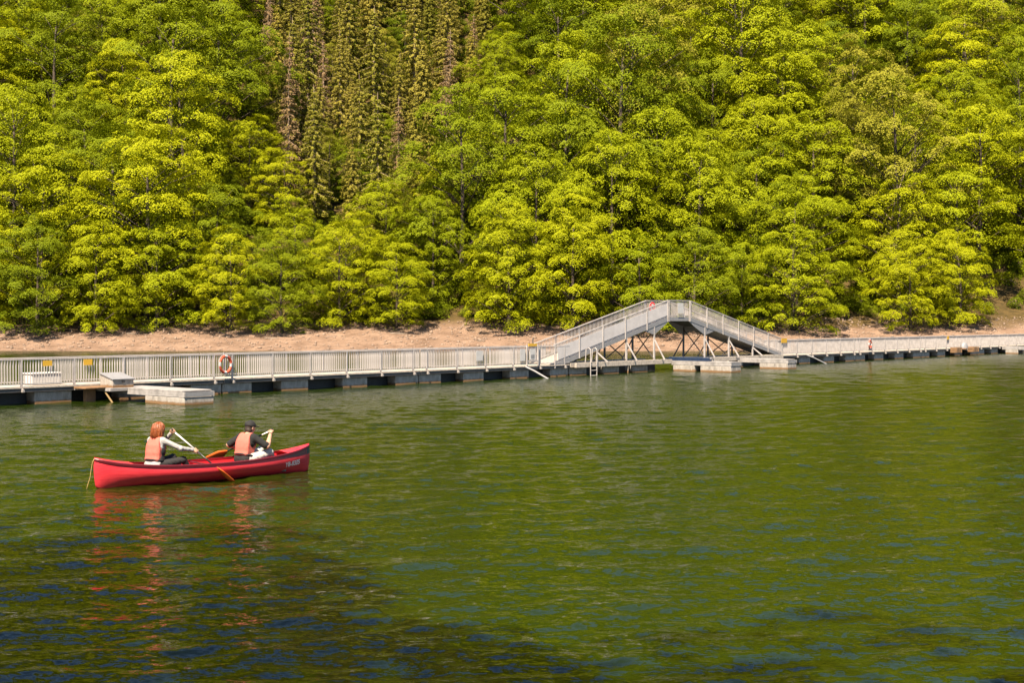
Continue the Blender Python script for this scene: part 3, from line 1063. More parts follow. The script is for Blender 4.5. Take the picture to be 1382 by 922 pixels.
# root step under the grey chest
r = thing('landing_step', 'rust brown timber step fixed to the pier under the grey chest', 'step', PT(1.1, 0.10, 0), RZ)
MB().box(0, 1.05, -0.30, 0, 0.50, 0.58, bev=0.01).build('tread', M_rust, r)
MB().box(0, 1.05, -0.80, -0.31, 0.51, 0.57, bev=0.01).build('tread', M_rust, r)
MB().box(0.35, 0.75, -0.28, -0.05, -0.30, 0.498, bev=0.02).build('support_block', M_rust, r)


# ------------------------------------------------------------------ things hung on the railings
def lifebuoy(t, n, z, label, Ro=0.36, tilt=0.0):
    r = thing('lifebuoy', label, 'lifebuoy', PT(t, n, z), RZ + R(11), 'lifebuoys on the pier railing')
    mb = MB()
    nu, nv, rt = 40, 10, 0.065
    vs_, fs_, mi = [], [], []
    for i in range(nu):
        a = 2 * math.pi * i / nu
        for j in range(nv):
            b = 2 * math.pi * j / nv
            rr = Ro - rt + rt * math.cos(b)
            vs_.append((rr * math.cos(a), rt * 0.8 * math.sin(b), rr * math.sin(a)))
    for i in range(nu):
        for j in range(nv):
            fs_.append((i * nv + j, i * nv + (j + 1) % nv, ((i + 1) % nu) * nv + (j + 1) % nv, ((i + 1) % nu) * nv + j))
            mi.append(1 if (i + 2) % 10 < 3 else 0)
    mb.add(vs_, fs_)
    mb.m = mi
    mb.build('ring', [M_orange, M_white], r, smooth=True)
    rope = [((Ro + 0.012 + 0.03 * abs(math.sin(2 * a))) * math.cos(a), -0.02, (Ro + 0.012 + 0.03 * abs(math.sin(2 * a))) * math.sin(a)) for a in np.linspace(0, 6.283, 41)]
    MB().tube(rope, 0.008, 5).build('grab_rope', M_white, r)
    MB().box(-0.03, 0.03, 0.055, 0.09, -0.3, 0.50).build('hanger', M_rail, r)
    return r


lifebuoy(7.93, 0.16, 1.22, 'orange and white lifebuoy on the railing near the finger jetty', 0.40)
lifebuoy(66.3, 0.12, 1.2, 'orange lifebuoy on the pier railing past the footbridge', 0.38)


def plate(name, t, n, z, w, h, m_, label, cat='sign', border=None, stripes=0):
    r = thing(name, label, cat, PT(t, n, z), RZ)
    MB().box(-w / 2, w / 2, -0.006, 0.006, -h / 2, h / 2).build('board', m_, r)
    MB().box(-w / 2 + 0.04, -w / 2 + 0.07, 0.007, 0.03, -h / 2, h / 2).build('clip', M_rail, r)
    MB().box(w / 2 - 0.07, w / 2 - 0.04, 0.007, 0.03, -h / 2, h / 2).build('clip', M_rail, r)
    if stripes:
        mb = MB()
        for k in range(stripes):
            zz = h / 2 - h * (k + 1) / (stripes + 1)
            ww = w * (0.36 if k % 2 == 0 else 0.28)
            mb.box(-ww, ww, -0.009, -0.0065, zz - h * 0.05, zz + h * 0.05)
        mb.build('print', M_print, r)
    return r


plate('warning_sign', 0.08, 0.055, 1.47, 0.36, 0.20, M_yellow, 'small yellow plate on the railing in front of the white chest')
plate('warning_sign', 1.72, 0.055, 1.47, 0.36, 0.22, M_yellow, 'small yellow plate on the railing beside the grey chest')
plate('notice_board', 23.45, 0.055, 1.25, 0.5, 0.5, M_white, 'white square notice on the railing, left of the narrow notice')
plate('notice_board', 26.75, 0.055, 1.22, 0.42, 0.62, M_white, 'tall white notice on the railing next to the framed notice')
r = thing('notice_stand', 'metal framed notice with a yellow plate on top at the ramp foot', 'sign', PT(27.55, 0.06, 0.0), RZ)
for x in (-0.45, 0.45):
    MB().box(x - 0.03, x + 0.03, -0.03, 0.03, 0.64, 1.72).build('post', M_rail, r)
MB().box(-0.419, 0.419, -0.02, 0.02, 0.86, 0.92).build('crossbar', M_rail, r)
MB().box(-0.22, 0.22, -0.012, 0.012, 0.96, 1.52).build('notice', M_white, r)
MB().box(-0.14, 0.14, -0.016, -0.0125, 1.02, 1.22).build('print', M_grey, r)
MB().box(-0.34, 0.34, -0.018, 0.018, 1.66, 1.80).build('yellow_plate', M_yellow, r)
MB().tube([(0.02, 0, 1.80), (0.02, 0, 2.0), (0.05, 0, 2.06)], [0.03, 0.03, 0.045], 8).build('lamp', M_brace, r)
plate('warning_sign', 53.7, 0.06, 1.62, 0.75, 0.30, M_yellow, 'yellow plate at the foot of the descending ramp')
plate('warning_sign', 80.6, 0.06, 1.52, 0.40, 0.30, M_yellow, 'yellow plate on the railing beside the silver dome')
plate('notice_board', 41.3, 0.075, 3.72, 0.6, 0.62, M_white, 'white notice on the footbridge landing railing')


def ring_mesh(r0, r1, y, seg=28):
    mb = MB()
    vs_ = []
    for k in range(seg):
        a = 2 * math.pi * k / seg
        vs_ += [(r0 * math.cos(a), y, r0 * math.sin(a)), (r1 * math.cos(a), y, r1 * math.sin(a))]
    mb.add(vs_, [(2 * k, 2 * k + 1, (2 * k + 3) % (2 * seg), (2 * k + 2) % (2 * seg)) for k in range(seg)])
    return mb


r = thing('prohibition_sign', 'round red and white prohibition sign on the footbridge landing railing', 'sign', PT(40.6, -1.50, 3.78), RZ)
MB().tube([(0, -0.008, 0), (0, 0.008, 0)], 0.33, 28).build('disc', M_white, r)
rg = ring_mesh(0.215, 0.325, -0.0105)
rg.build('red_ring', M_redpaint, r)
MB().beam((-0.18, -0.0120, 0.18), (0.18, -0.0120, -0.18), 0.06, 0.003, up=(0, 1, 0)).build('red_bar', M_redpaint, r)
r = thing('prohibition_sign', 'smaller pale red and white sign below the round prohibition sign', 'sign', PT(40.6, -1.50, 3.40), RZ)
MB().box(-0.24, 0.24, -0.006, 0.006, -0.20, 0.035).build('board', M_white, r)
MB().box(-0.19, 0.19, -0.010, -0.0065, -0.15, -0.01).build('red_panel', M_redpaint, r)

# ladder, leaning poles, beams, dome
r = thing('ladder', 'metal bathing ladder hanging into the water below the ramp', 'ladder', PT(32.2, 0.50, 0), RZ)
for x in (-0.28, 0.28):
    MB().tube([(x, 0, -0.6), (x, 0, 1.42), (x, 0.12, 1.50), (x, 0.30, 1.42), (x, 0.36, 0.72)], 0.028, 8).build('stile', M_rail, r)
for z in (-0.3, 0.0, 0.28, 0.56):
    MB().tube([(-0.27, 0, z), (0.27, 0, z)], 0.022, 6).build('rung', M_rail, r)
tag(MB().tube([PT(27.0, 0.05, 0.60), PT(27.15, 0.5, 0.4), PT(27.6, 1.6, -0.25)], 0.05, 8).build('mooring_pole', M_grey), 'pale pole leaning from the pier edge into the water below the framed notice', 'pole')
tag(MB().tube([PT(1.95, 0.75, 0.45), PT(2.1, 1.3, -0.2)], 0.035, 8).build('mooring_pole', M_yellowpipe), 'yellowish pole leaning into the water under the grey chest', 'pole')
tag(MB().tube([PT(56.8, 0.05, 0.60), PT(57.0, 0.4, 0.45), PT(58.2, 1.3, -0.25)], 0.045, 8).build('mooring_pole', M_grey), 'pale pole leaning from the pier edge past the footbridge', 'pole')
for k in range(4):
    b_ = MB().box(-0.09, 0.09, -2.6, 0.15, 0, 0.105, bev=0.012).build('plastic_beam', M_blue if k != 3 else M_grey, None, PT(40.55 + 0.22 * (k % 2), -0.05, 0.603 + 0.11 * (k // 2)))
    b_.rotation_euler = (0, 0, RZ)
    tag(b_, 'grey beam lying on top of the navy beams under the footbridge' if k == 3 else 'navy blue plastic beam stacked on the finger jetty under the footbridge', 'beam', None if k == 3 else 'stacked navy beams')
r = thing('dome_float', 'silver domed float on the pier edge by the brown crate', 'float', PT(83.3, 0.30, 0.55), RZ)
mb = MB()
vs_, fs_ = [], []
for i in range(7):
    for j in range(18):
        a, e = 2 * math.pi * j / 18, math.pi / 2 * i / 6.2
        vs_.append((0.45 * math.cos(e) * math.cos(a), 0.3 * math.cos(e) * math.sin(a), 0.08 + 0.5 * math.sin(e)))
for i in range(6):
    for j in range(18):
        fs_.append((i * 18 + j, i * 18 + (j + 1) % 18, (i + 1) * 18 + (j + 1) % 18, (i + 1) * 18 + j))
fs_.append(tuple(6 * 18 + j for j in range(18)))
mb.add(vs_, fs_).build('dome', M_grey, r, smooth=True)
MB().box(-0.7, 0.7, -0.45, 0.2, 0.0, 0.078).build('base', M_rust, r)
for (t, lab) in ((81.6, 'brown timber crate on the pier edge before the silver dome'), (85.2, 'brown timber crate on the pier edge after the silver dome')):
    r = thing('timber_crate', lab, 'crate', PT(t, 0.08, 0.28), RZ)
    for k in range(3):
        MB().box(-0.6, 0.6, -0.5, 0, 0.15 * k, 0.15 * k + 0.135, bev=0.008).build('plank', M_rust, r)
    for x in (-0.5, 0.5):
        MB().box(x - 0.05, x + 0.05, -0.53, -0.503, 0, 0.44).build('batten', M_rust, r)

# ------------------------------------------------------------------ canoe
CA = Vector((-7.59, 24.26, 0))
CF = Vector((0.773, 0.634, 0)).normalized()
CRZ = math.atan2(CF.y, CF.x)
LEN = 4.45


def c_half(x):
    u = min(1, max(0, x / LEN))
    return 0.445 * max(0.0, math.sin(math.pi * u)) ** 0.62


def c_sheer(x):
    u = (x / LEN - 0.5) * 2
    return 0.335 + (0.165 if u > 0 else 0.175) * abs(u) ** 2.6 + 0.025 * max(0, abs(u) - 0.85) / 0.15


def c_keel(x):
    u = abs((x / LEN - 0.5) * 2)
    return -0.09 + 0.05 * u ** 4 + (0.06 * ((u - 0.93) / 0.07) ** 2 if u > 0.93 else 0)


def hull_pt(x, v, side, off=0.0):
    """v 0 keel .. 1 gunwale"""
    b, zs, zk = c_half(x) + 0.006, c_sheer(x), c_keel(x)
    yv = b * min(1.0, math.sin(min(1.0, v * 1.25) * math.pi / 2)) ** 0.7
    yv *= 1 + 0.04 * math.sin(v * math.pi)          # tumblehome
    u = (x / LEN - 0.5) * 2
    stem = 0.035 * math.copysign(1, u) * max(0, abs(u) - 0.86) / 0.14 * math.sin(v * math.pi * 0.75)
    z = zk + (zs - zk) * v
    return Vector((x + stem, side * (max(0.003, yv) + off), z))


M_hull = mat('canoe_red', (0.56, 0.034, 0.046), 0.38, var=0.05, scale=3, bump=0.003, bump_scale=5, col2=(0.42, 0.014, 0.028), stretch=(0.7, 2.0, 9.0))
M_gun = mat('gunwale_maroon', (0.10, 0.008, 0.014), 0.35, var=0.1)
M_canepad = mat('seat_webbing', (0.30, 0.22, 0.13), 0.8)
M_letter = mat('white_letters', (0.78, 0.72, 0.70), 0.5, var=0.04)
M_rope = mat('rope', (0.42, 0.27, 0.10), 0.9)
M_emblem = mat('emblem_green', (0.03, 0.06, 0.055), 0.5)

canoe = thing('canoe', 'red open canoe with two paddlers and white lettering at the bow', 'canoe', CA, CRZ)
NSX, NSV = 61, 13
vs_, fs_ = [], []
uu = np.linspace(0, 1, NSX)
xsx = LEN * (0.5 - 0.5 * np.cos(uu * math.pi)) * 0.35 + LEN * uu * 0.65
prof = [(1 - j / (NSV - 1), -1) for j in range(NSV)] + [(j / (NSV - 1), 1) for j in range(1, NSV)]
for shell in (0, 1):
    for x in xsx:
        for v, s in prof:
            p = hull_pt(float(x), v, s)
            if shell:
                p.y = s * max(0.0015, abs(p.y) - 0.014)
                p.z = max(p.z, 0.0)
                p.z = max(p.z, 0.035) if v < 0.6 else p.z
            vs_.append(p)
nr = len(prof)
for shell in (0, 1):
    o_ = shell * NSX * nr
    for i in range(NSX - 1):
        for j in range(nr - 1):
            q = (o_ + i * nr + j, o_ + i * nr + j + 1, o_ + (i + 1) * nr + j + 1, o_ + (i + 1) * nr + j)
            fs_.append(q if shell else q[::-1])
for i in range(NSX - 1):
    a, b = i * nr, NSX * nr + i * nr
    fs_.append((a, a + nr, b + nr, b))
    a, b = a + nr - 1, b + nr - 1
    fs_.append((a, b, b + nr, a + nr))
MB().add(vs_, fs_).build('hull', M_hull, canoe, smooth=True)
for s in (-1, 1):
    pts = [hull_pt(float(x), 1.0, s, 0.004) + Vector((0, 0, 0.004)) for x in xsx]
    mb = MB()
    # D-shaped rail with a flat vertical face
    sec = [(-0.016, -0.036), (0.016, -0.036), (0.020, 0.0), (0.010, 0.014), (-0.016, 0.014)]
    vv, ff = [], []
    for p in pts:
        for (a, b) in sec:
            vv.append((p.x, p.y + s * a, p.z + b))
    k5 = len(sec)
    for i in range(len(pts) - 1):
        for j in range(k5):
            j2 = (j + 1) % k5
            ff.append((i * k5 + j, i * k5 + j2, (i + 1) * k5 + j2, (i + 1) * k5 + j))
    mb.add(vv, ff).build('gunwale', M_gun, canoe, smooth=False)
# deck plates at both ends
for end in (0, 1):
    mb = MB()
    xs_ = np.linspace(0.0, 0.62, 9) if end == 0 else np.linspace(LEN, LEN - 0.62, 9)
    vv = []
    for x in xs_:
        for s in (-1, 0, 1):
            p = hull_pt(float(x), 1.0, s if s else 1)
            vv.append((p.x, 0 if s == 0 else s * max(0.002, abs(p.y) - 0.006), p.z + 0.018 + (0.02 if s == 0 else 0)))
    ff = []
    for i in range(8):
        for j in range(2):
            q = (i * 3 + j, i * 3 + j + 1, (i + 1) * 3 + j + 1, (i + 1) * 3 + j)
            ff.append(q if end else q[::-1])
    mb.add(vv, ff).build('deck_plate', M_hull, canoe)
for (x, zs_) in ((1.10, 0.265), (3.00, 0.245)):
    st = MB()
    hw = c_half(x) - 0.02
    st.box(x - 0.14, x - 0.11, -hw, hw, zs_ - 0.015, zs_ + 0.012)
    st.box(x + 0.11, x + 0.14, -hw, hw, zs_ - 0.015, zs_ + 0.012)
    so = st.build('seat', M_gun, canoe)
    MB().box(x - 0.108, x + 0.108, -0.22, 0.22, zs_ - 0.004, zs_ + 0.008).build('seat_pad', M_canepad, so)
MB().box(2.05, 2.11, -c_half(2.08) + 0.01, c_half(2.08) - 0.01, 0.30, 0.325, bev=0.005).build('thwart', M_gun, canoe)
# stern rope
MB().tube([(-0.01, 0.0, 0.53), (-0.03, -0.02, 0.545), (-0.06, -0.01, 0.48), (-0.07, 0.02, 0.36), (-0.09, 0.03, 0.20), (-0.13, 0.05, 0.06), (-0.15, 0.05, -0.02)], 0.006, 6).build('rope', M_rope, canoe, smooth=True)
# emblem plate near the stem
mb = MB()
vv = [hull_pt(x, v, -1, 0.003) for x in (4.34, 4.40, 4.435) for v in (0.72, 0.84, 0.95)]
mb.add(vv, [(i * 3 + j, (i + 1) * 3 + j, (i + 1) * 3 + j + 1, i * 3 + j + 1) for i in range(2) for j in range(2)]).build('emblem', M_emblem, canoe)
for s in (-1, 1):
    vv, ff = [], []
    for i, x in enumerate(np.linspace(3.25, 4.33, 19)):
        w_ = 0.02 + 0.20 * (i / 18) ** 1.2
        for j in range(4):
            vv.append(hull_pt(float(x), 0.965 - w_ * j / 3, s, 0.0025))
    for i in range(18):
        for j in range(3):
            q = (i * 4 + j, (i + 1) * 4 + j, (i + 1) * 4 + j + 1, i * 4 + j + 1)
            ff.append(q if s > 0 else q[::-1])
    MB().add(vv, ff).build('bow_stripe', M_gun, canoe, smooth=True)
# lettering on the near bow side
cu = bpy.data.curves.new('lettering', 'FONT')
cu.body = 'YB-8305'
cu.size = 1.0
cu.offset = 0.018
to = bpy.data.objects.new('lettering', cu)
COL.objects.link(to)
tm_ = bpy.data.meshes.new_from_object(to.evaluated_get(bpy.context.evaluated_depsgraph_get()))
COL.objects.unlink(to)
bpy.data.objects.remove(to)
bm = bmesh.new()
bm.from_mesh(tm_)
xm = max(v.co.x for v in bm.verts)
for v in bm.verts:
    x = 3.78 + v.co.x / xm * 0.38
    vv_ = 0.46 + v.co.y / 0.72 * 0.20
    v.co = hull_pt(x, vv_, -1, 0.0035)
bm.to_mesh(tm_)
bm.free()
tm_.materials.clear()
tm_.materials.append(M_letter)
link('lettering', tm_, canoe)


# ------------------------------------------------------------------ people: one continuous surface each, from blended tapered limbs
def sd_cap(P, a, b, ra, rb):
    a, b = np.array(a, float), np.array(b, float)
    ab = b - a
    h = np.clip(((P - a) @ ab) / max(ab @ ab, 1e-9), 0, 1)
    return np.linalg.norm(P - a - h[:, None] * ab, axis=1) - (ra + (rb - ra) * h)


def smin(a, b, k):
    h = np.clip(0.5 + 0.5 * (b - a) / k, 0, 1)
    return b * (1 - h) + a * h - k * h * (1 - h)


def surface_nets(D, org, vx):
    nx, ny, nz = D.shape
    ins = D < 0
    corners = [(i, j, k) for i in (0, 1) for j in (0, 1) for k in (0, 1)]
    sub = lambda A, c: A[c[0]:nx - 1 + c[0], c[1]:ny - 1 + c[1], c[2]:nz - 1 + c[2]]
    cnt = sum(sub(ins, c).astype(np.int8) for c in corners)
    act = (cnt > 0) & (cnt < 8)
    idx = -np.ones(act.shape, np.int64)
    ids = np.argwhere(act)
    idx[act] = np.arange(len(ids))
    acc = np.zeros((len(ids), 3))
    num = np.zeros(len(ids))
    for i, c0 in enumerate(corners):
        for c1 in corners[i + 1:]:
            if sum(abs(p - q) for p, q in zip(c0, c1)) != 1:
                continue
            d0 = D[ids[:, 0] + c0[0], ids[:, 1] + c0[1], ids[:, 2] + c0[2]]
            d1 = D[ids[:, 0] + c1[0], ids[:, 1] + c1[1], ids[:, 2] + c1[2]]
            cr = (d0 < 0) != (d1 < 0)
            t = np.where(cr, d0 / np.where(cr, d0 - d1, 1), 0)
            pos = np.array(c0)[None] + t[:, None] * (np.array(c1) - np.array(c0))[None]
            acc += pos * cr[:, None]
            num += cr
    Vv = (ids + acc / num[:, None]) * vx + org
    Q = []
    for ax in range(3):
        a1, a2 = (ax + 1) % 3, (ax + 2) % 3
        lo = np.take(ins, range(0, D.shape[ax] - 1), ax)
        hi = np.take(ins, range(1, D.shape[ax]), ax)
        ed = np.argwhere(lo != hi)
        ok = (ed[:, a1] > 0) & (ed[:, a2] > 0) & (ed[:, a1] < D.shape[a1] - 1) & (ed[:, a2] < D.shape[a2] - 1)
        ed = ed[ok]
        s = lo[ed[:, 0], ed[:, 1], ed[:, 2]]
        def cellid(d1, d2):
            e = ed.copy()
            e[:, a1] += d1
            e[:, a2] += d2
            return idx[e[:, 0], e[:, 1], e[:, 2]]
        q = np.stack([cellid(-1, -1), cellid(0, -1), cellid(0, 0), cellid(-1, 0)], 1)
        q[~s] = q[~s][:, ::-1]
        Q.append(q)
    return Vv, np.concatenate(Q)


def field_grid(lo, hi, vx):
    ax = [np.arange(l, h + vx, vx) for l, h in zip(lo, hi)]
    G = np.stack(np.meshgrid(*ax, indexing='ij'), -1)
    return G.reshape(-1, 3), G.shape[:3], np.array([a[0] for a in ax])


def body_dist(P, prims):
    """prims: (material, blend, a, b, ra, rb)"""
    D = None
    for (m_, k, a, b, ra, rb) in prims:
        d = sd_cap(P, a, b, ra, rb)
        D = d if D is None else smin(D, d, k)
    return D


def body_mesh(name, prims, mats, vx=0.0085):
    pts = np.array([q for p in prims for q in (p[2], p[3])])
    rmax = 0.16
    G, shp, org = field_grid(pts.min(0) - rmax, pts.max(0) + rmax, vx)
    D = np.full(len(G), 9.0)
    first = True
    for (m_, k, a, b, ra, rb) in prims:
        a_, b_ = np.array(a), np.array(b)
        mg = max(ra, rb) + 0.09
        lo, hi = np.minimum(a_, b_) - mg, np.maximum(a_, b_) + mg
        sel = np.where(np.all((G > lo) & (G < hi), axis=1))[0]
        d = sd_cap(G[sel], a, b, ra, rb)
        D[sel] = smin(D[sel], d, k)
    zc = pts[:, 2].max() - 0.22
    D = D + np.where(G[:, 2] < zc, 0.0028 * np.sin(G[:, 0] * 75 + G[:, 2] * 40 + 2 * np.sin(G[:, 1] * 30)) * np.sin(G[:, 2] * 62 - G[:, 1] * 50), 0)
    Vv, Q = surface_nets(D.reshape(shp), org, vx)
    Cc = Vv[Q].mean(1)
    best = np.full(len(Cc), 9.0)
    mi = np.zeros(len(Cc), int)
    for (m_, k, a, b, ra, rb) in prims:
        d = sd_cap(Cc, a, b, ra, rb)
        w = d < best
        best[w] = d[w]
        mi[w] = m_
    return np_mesh(name, Vv, Q, mats, smooth=True, mi=mi)


def sdf_part(name, fn, lo, hi, mats, vx=0.008):
    G, shp, org = field_grid(lo, hi, vx)
    Vv, Q = surface_nets(fn(G).reshape(shp), org, vx)
    return np_mesh(name, Vv, Q, mats, smooth=True)


def hand_prims(m_, wrist, centre, shaft_dir, r_shaft=0.017):
    """a palm and five fingers closed round a shaft that passes through centre"""
    w, c, s = Vector(wrist), Vector(centre), Vector(shaft_dir).normalized()
    d = (c - w)
    d = (d - s * d.dot(s) * 0.6).normalized()          # from the wrist to the shaft
    n = s.cross(d).normalized()
    d = n.cross(s).normalized()
    palm = c - d * 0.034
    out = [(m_, 0.012, tuple(palm - s * 0.030), tuple(palm + s * 0.030), 0.019, 0.018),
           (m_, 0.025, tuple(w), tuple(palm), 0.025, 0.022)]
    for k, (off, ln) in enumerate(((-0.033, 0.86), (-0.011, 0.98), (0.012, 1.0), (0.034, 0.92))):
        q = c + s * off
        R_ = r_shaft + 0.010
        p1 = q - d * 0.020 + n * R_ * 0.95
        p2 = q + d * R_ * 0.75 * ln + n * R_ * 0.75
        p3 = q + d * R_ * ln - n * R_ * 0.35
        p4 = q - d * R_ * 0.1 - n * R_ * 0.95 * ln
        rf = 0.0098 - 0.0006 * k
        for a, b in ((p1, p2), (p2, p3), (p3, p4)):
            out.append((m_, 0.004, tuple(a), tuple(b), rf, rf * 0.96))
    t0 = palm - n * 0.018 + s * 0.028
    t1 = c - n * 0.026 + s * 0.050 - d * 0.006
    t2 = c + d * 0.018 - n * 0.012 + s * 0.052
    out.append((m_, 0.008, tuple(t0), tuple(t1), 0.012, 0.0105))
    out.append((m_, 0.004, tuple(t1), tuple(t2), 0.0105, 0.0095))
    return out


def torso_frame(hip, lean, twist):
    """torso-local (forward, left, up) to canoe-local"""
    hip = Vector(hip)
    M_ = Matrix.Rotation(twist, 3, 'Z') @ Matrix.Rotation(lean, 3, 'Y')
    return lambda p: tuple(hip + M_ @ Vector(p))


def head_prims(c, yaw, pitch, r=0.092, skin=0, hair=None):
    M_ = Matrix.Rotation(yaw, 3, 'Z') @ Matrix.Rotation(pitch, 3, 'Y')
    f = lambda p: tuple(Vector(c) + M_ @ Vector(p))
    pr = [(skin, 0.03, f((0.005, 0, 0.03)), f((-0.02, 0, 0.035)), 0.088, 0.088),
          (skin, 0.03, f((0.035, 0, -0.015)), f((0.045, 0, -0.075)), 0.062, 0.040),
          (skin, 0.01, f((0.092, 0, 0.005)), f((0.112, 0, -0.022)), 0.010, 0.014),
          (skin, 0.01, f((0.085, 0.0, -0.055)), f((0.087, 0.0, -0.055)), 0.014, 0.014),
          (skin, 0.012, f((0.075, 0.032, 0.024)), f((0.075, -0.032, 0.024)), 0.018, 0.018)]
    for s in (-1, 1):
        pr.append((skin, 0.008, f((0.0, s * 0.086, 0.018)), f((-0.006, s * 0.088, -0.02)), 0.016, 0.011))
        pr.append((4, 0.003, f((0.088, s * 0.032, 0.006)), f((0.089, s * 0.032, 0.006)), 0.0095, 0.0095))
    pr.append((5, 0.003, f((0.094, 0.02, -0.048)), f((0.094, -0.02, -0.048)), 0.008, 0.008))
    return pr, f


M_skin = mat('skin', (0.42, 0.235, 0.155), 0.55, var=0.05, scale=10)
M_eye = mat('eye', (0.06, 0.05, 0.04), 0.3)
M_lips = mat('lips', (0.42, 0.15, 0.12), 0.5)
M_sweater = mat('sweater_grey', (0.30, 0.29, 0.29), 0.9, var=0.12, scale=25, bump=0.004, bump_scale=60)
M_blacktee = mat('black_cloth', (0.007, 0.0065, 0.007), 0.9, var=0.2, scale=12)
M_darkpants = mat('dark_trousers', (0.010, 0.009, 0.010), 0.85, var=0.2, scale=12)
M_shorts = mat('white_trousers', (0.42, 0.39, 0.36), 0.9, var=0.08, scale=12)
M_vest = mat('vest_coral', (0.48, 0.105, 0.075), 0.8, var=0.06, scale=14, bump=0.006, bump_scale=18)
M_strap = mat('strap_black', (0.008, 0.007, 0.007), 0.7)
M_hair = mat('hair_copper', (0.25, 0.062, 0.012), 0.42, var=0.28, scale=22, bump=0.01, bump_scale=50)
M_hairdark = mat('hair_dark', (0.03, 0.018, 0.012), 0.6)
M_cap = mat('cap_black', (0.009, 0.008, 0.008), 0.85, var=0.15)
M_blade = mat('paddle_orange', (0.62, 0.12, 0.018), 0.45, var=0.06)
M_shaftw = mat('paddle_shaft_white', (0.72, 0.70, 0.68), 0.4, var=0.05)
M_shaftb = mat('paddle_shaft_black', (0.02, 0.02, 0.02), 0.4)
M_shoe = mat('shoe', (0.12, 0.10, 0.09), 0.8)


def arm(prims, shirt, skin, sh, el, wr, r0, sleeve):
    """shoulder-elbow-wrist; sleeve 0 short, 1 long"""
    prims.append((shirt, 0.05, sh, el, r0, r0 * 0.82))
    if sleeve:
        prims.append((shirt, 0.02, el, wr, r0 * 0.84, r0 * 0.62))
    else:
        prims[-1] = (shirt, 0.05, sh, tuple(Vector(sh).lerp(Vector(el), 0.85)), r0 * 1.12, r0 * 1.10)
        prims.append((skin, 0.015, sh, el, r0 * 0.82, r0 * 0.74))
        mid = tuple(Vector(el).lerp(Vector(wr), 0.3))
        prims.append((skin, 0.02, el, mid, r0 * 0.74, r0 * 0.76))
        prims.append((skin, 0.02, mid, wr, r0 * 0.76, r0 * 0.50))


def make_paddle(name, label, top, tip, blade_len, split, face):
    r = thing(name, label, 'paddle', CA, CRZ, None)
    a, b = Vector(top), Vector(tip)
    d = (b - a).normalized()
    L_ = (b - a).length
    k = L_ - blade_len
    MB().tube([a, a + d * split], 0.015, 10).build('upper_shaft', M_shaftw, r, smooth=True)
    MB().tube([a + d * split, a + d * (k + 0.06)], 0.0155, 10).build('lower_shaft', M_shaftb, r, smooth=True)
    g = Vector(face)
    g = (g - d * g.dot(d)).normalized()          # blade width direction
    MB().tube([a - g * 0.05, a - g * 0.02, a + g * 0.02, a + g * 0.05], [0.013, 0.017, 0.017, 0.013], 8).build('grip', M_shaftb, r, smooth=True)
    n = g.cross(d).normalized()
    mb = MB()
    vv, ff = [], []
    NS = 13
    for i in range(NS):
        u = i / (NS - 1)
        w = 0.018 + 0.092 * min(1, (u / 0.35)) ** 0.8 * (1 if u < 0.9 else math.sqrt(max(0.06, 1 - ((u - 0.9) / 0.1) ** 2 * 0.75)))
        th = 0.014 * (1 - u * 0.75)
        c = a + d * (k + blade_len * u)
        for (e, t_) in ((-1, 0.15), (-0.4, 0.75), (0, 1), (0.4, 0.75), (1, 0.15)):
            vv.append(c + g * w * e + n * th * t_)
        for (e, t_) in ((1, -0.15), (0.4, -0.75), (0, -1), (-0.4, -0.75), (-1, -0.15)):
            vv.append(c + g * w * e + n * th * t_)
    for i in range(NS - 1):
        for j in range(10):
            j2 = (j + 1) % 10
            ff.append((i * 10 + j, i * 10 + j2, (i + 1) * 10 + j2, (i + 1) * 10 + j))
    ff.append(tuple(range(10))[::-1])
    ff.append(tuple((NS - 1) * 10 + j for j in range(10)))
    mb.add(vv, ff).build('blade', M_blade, r, smooth=True)
    return r


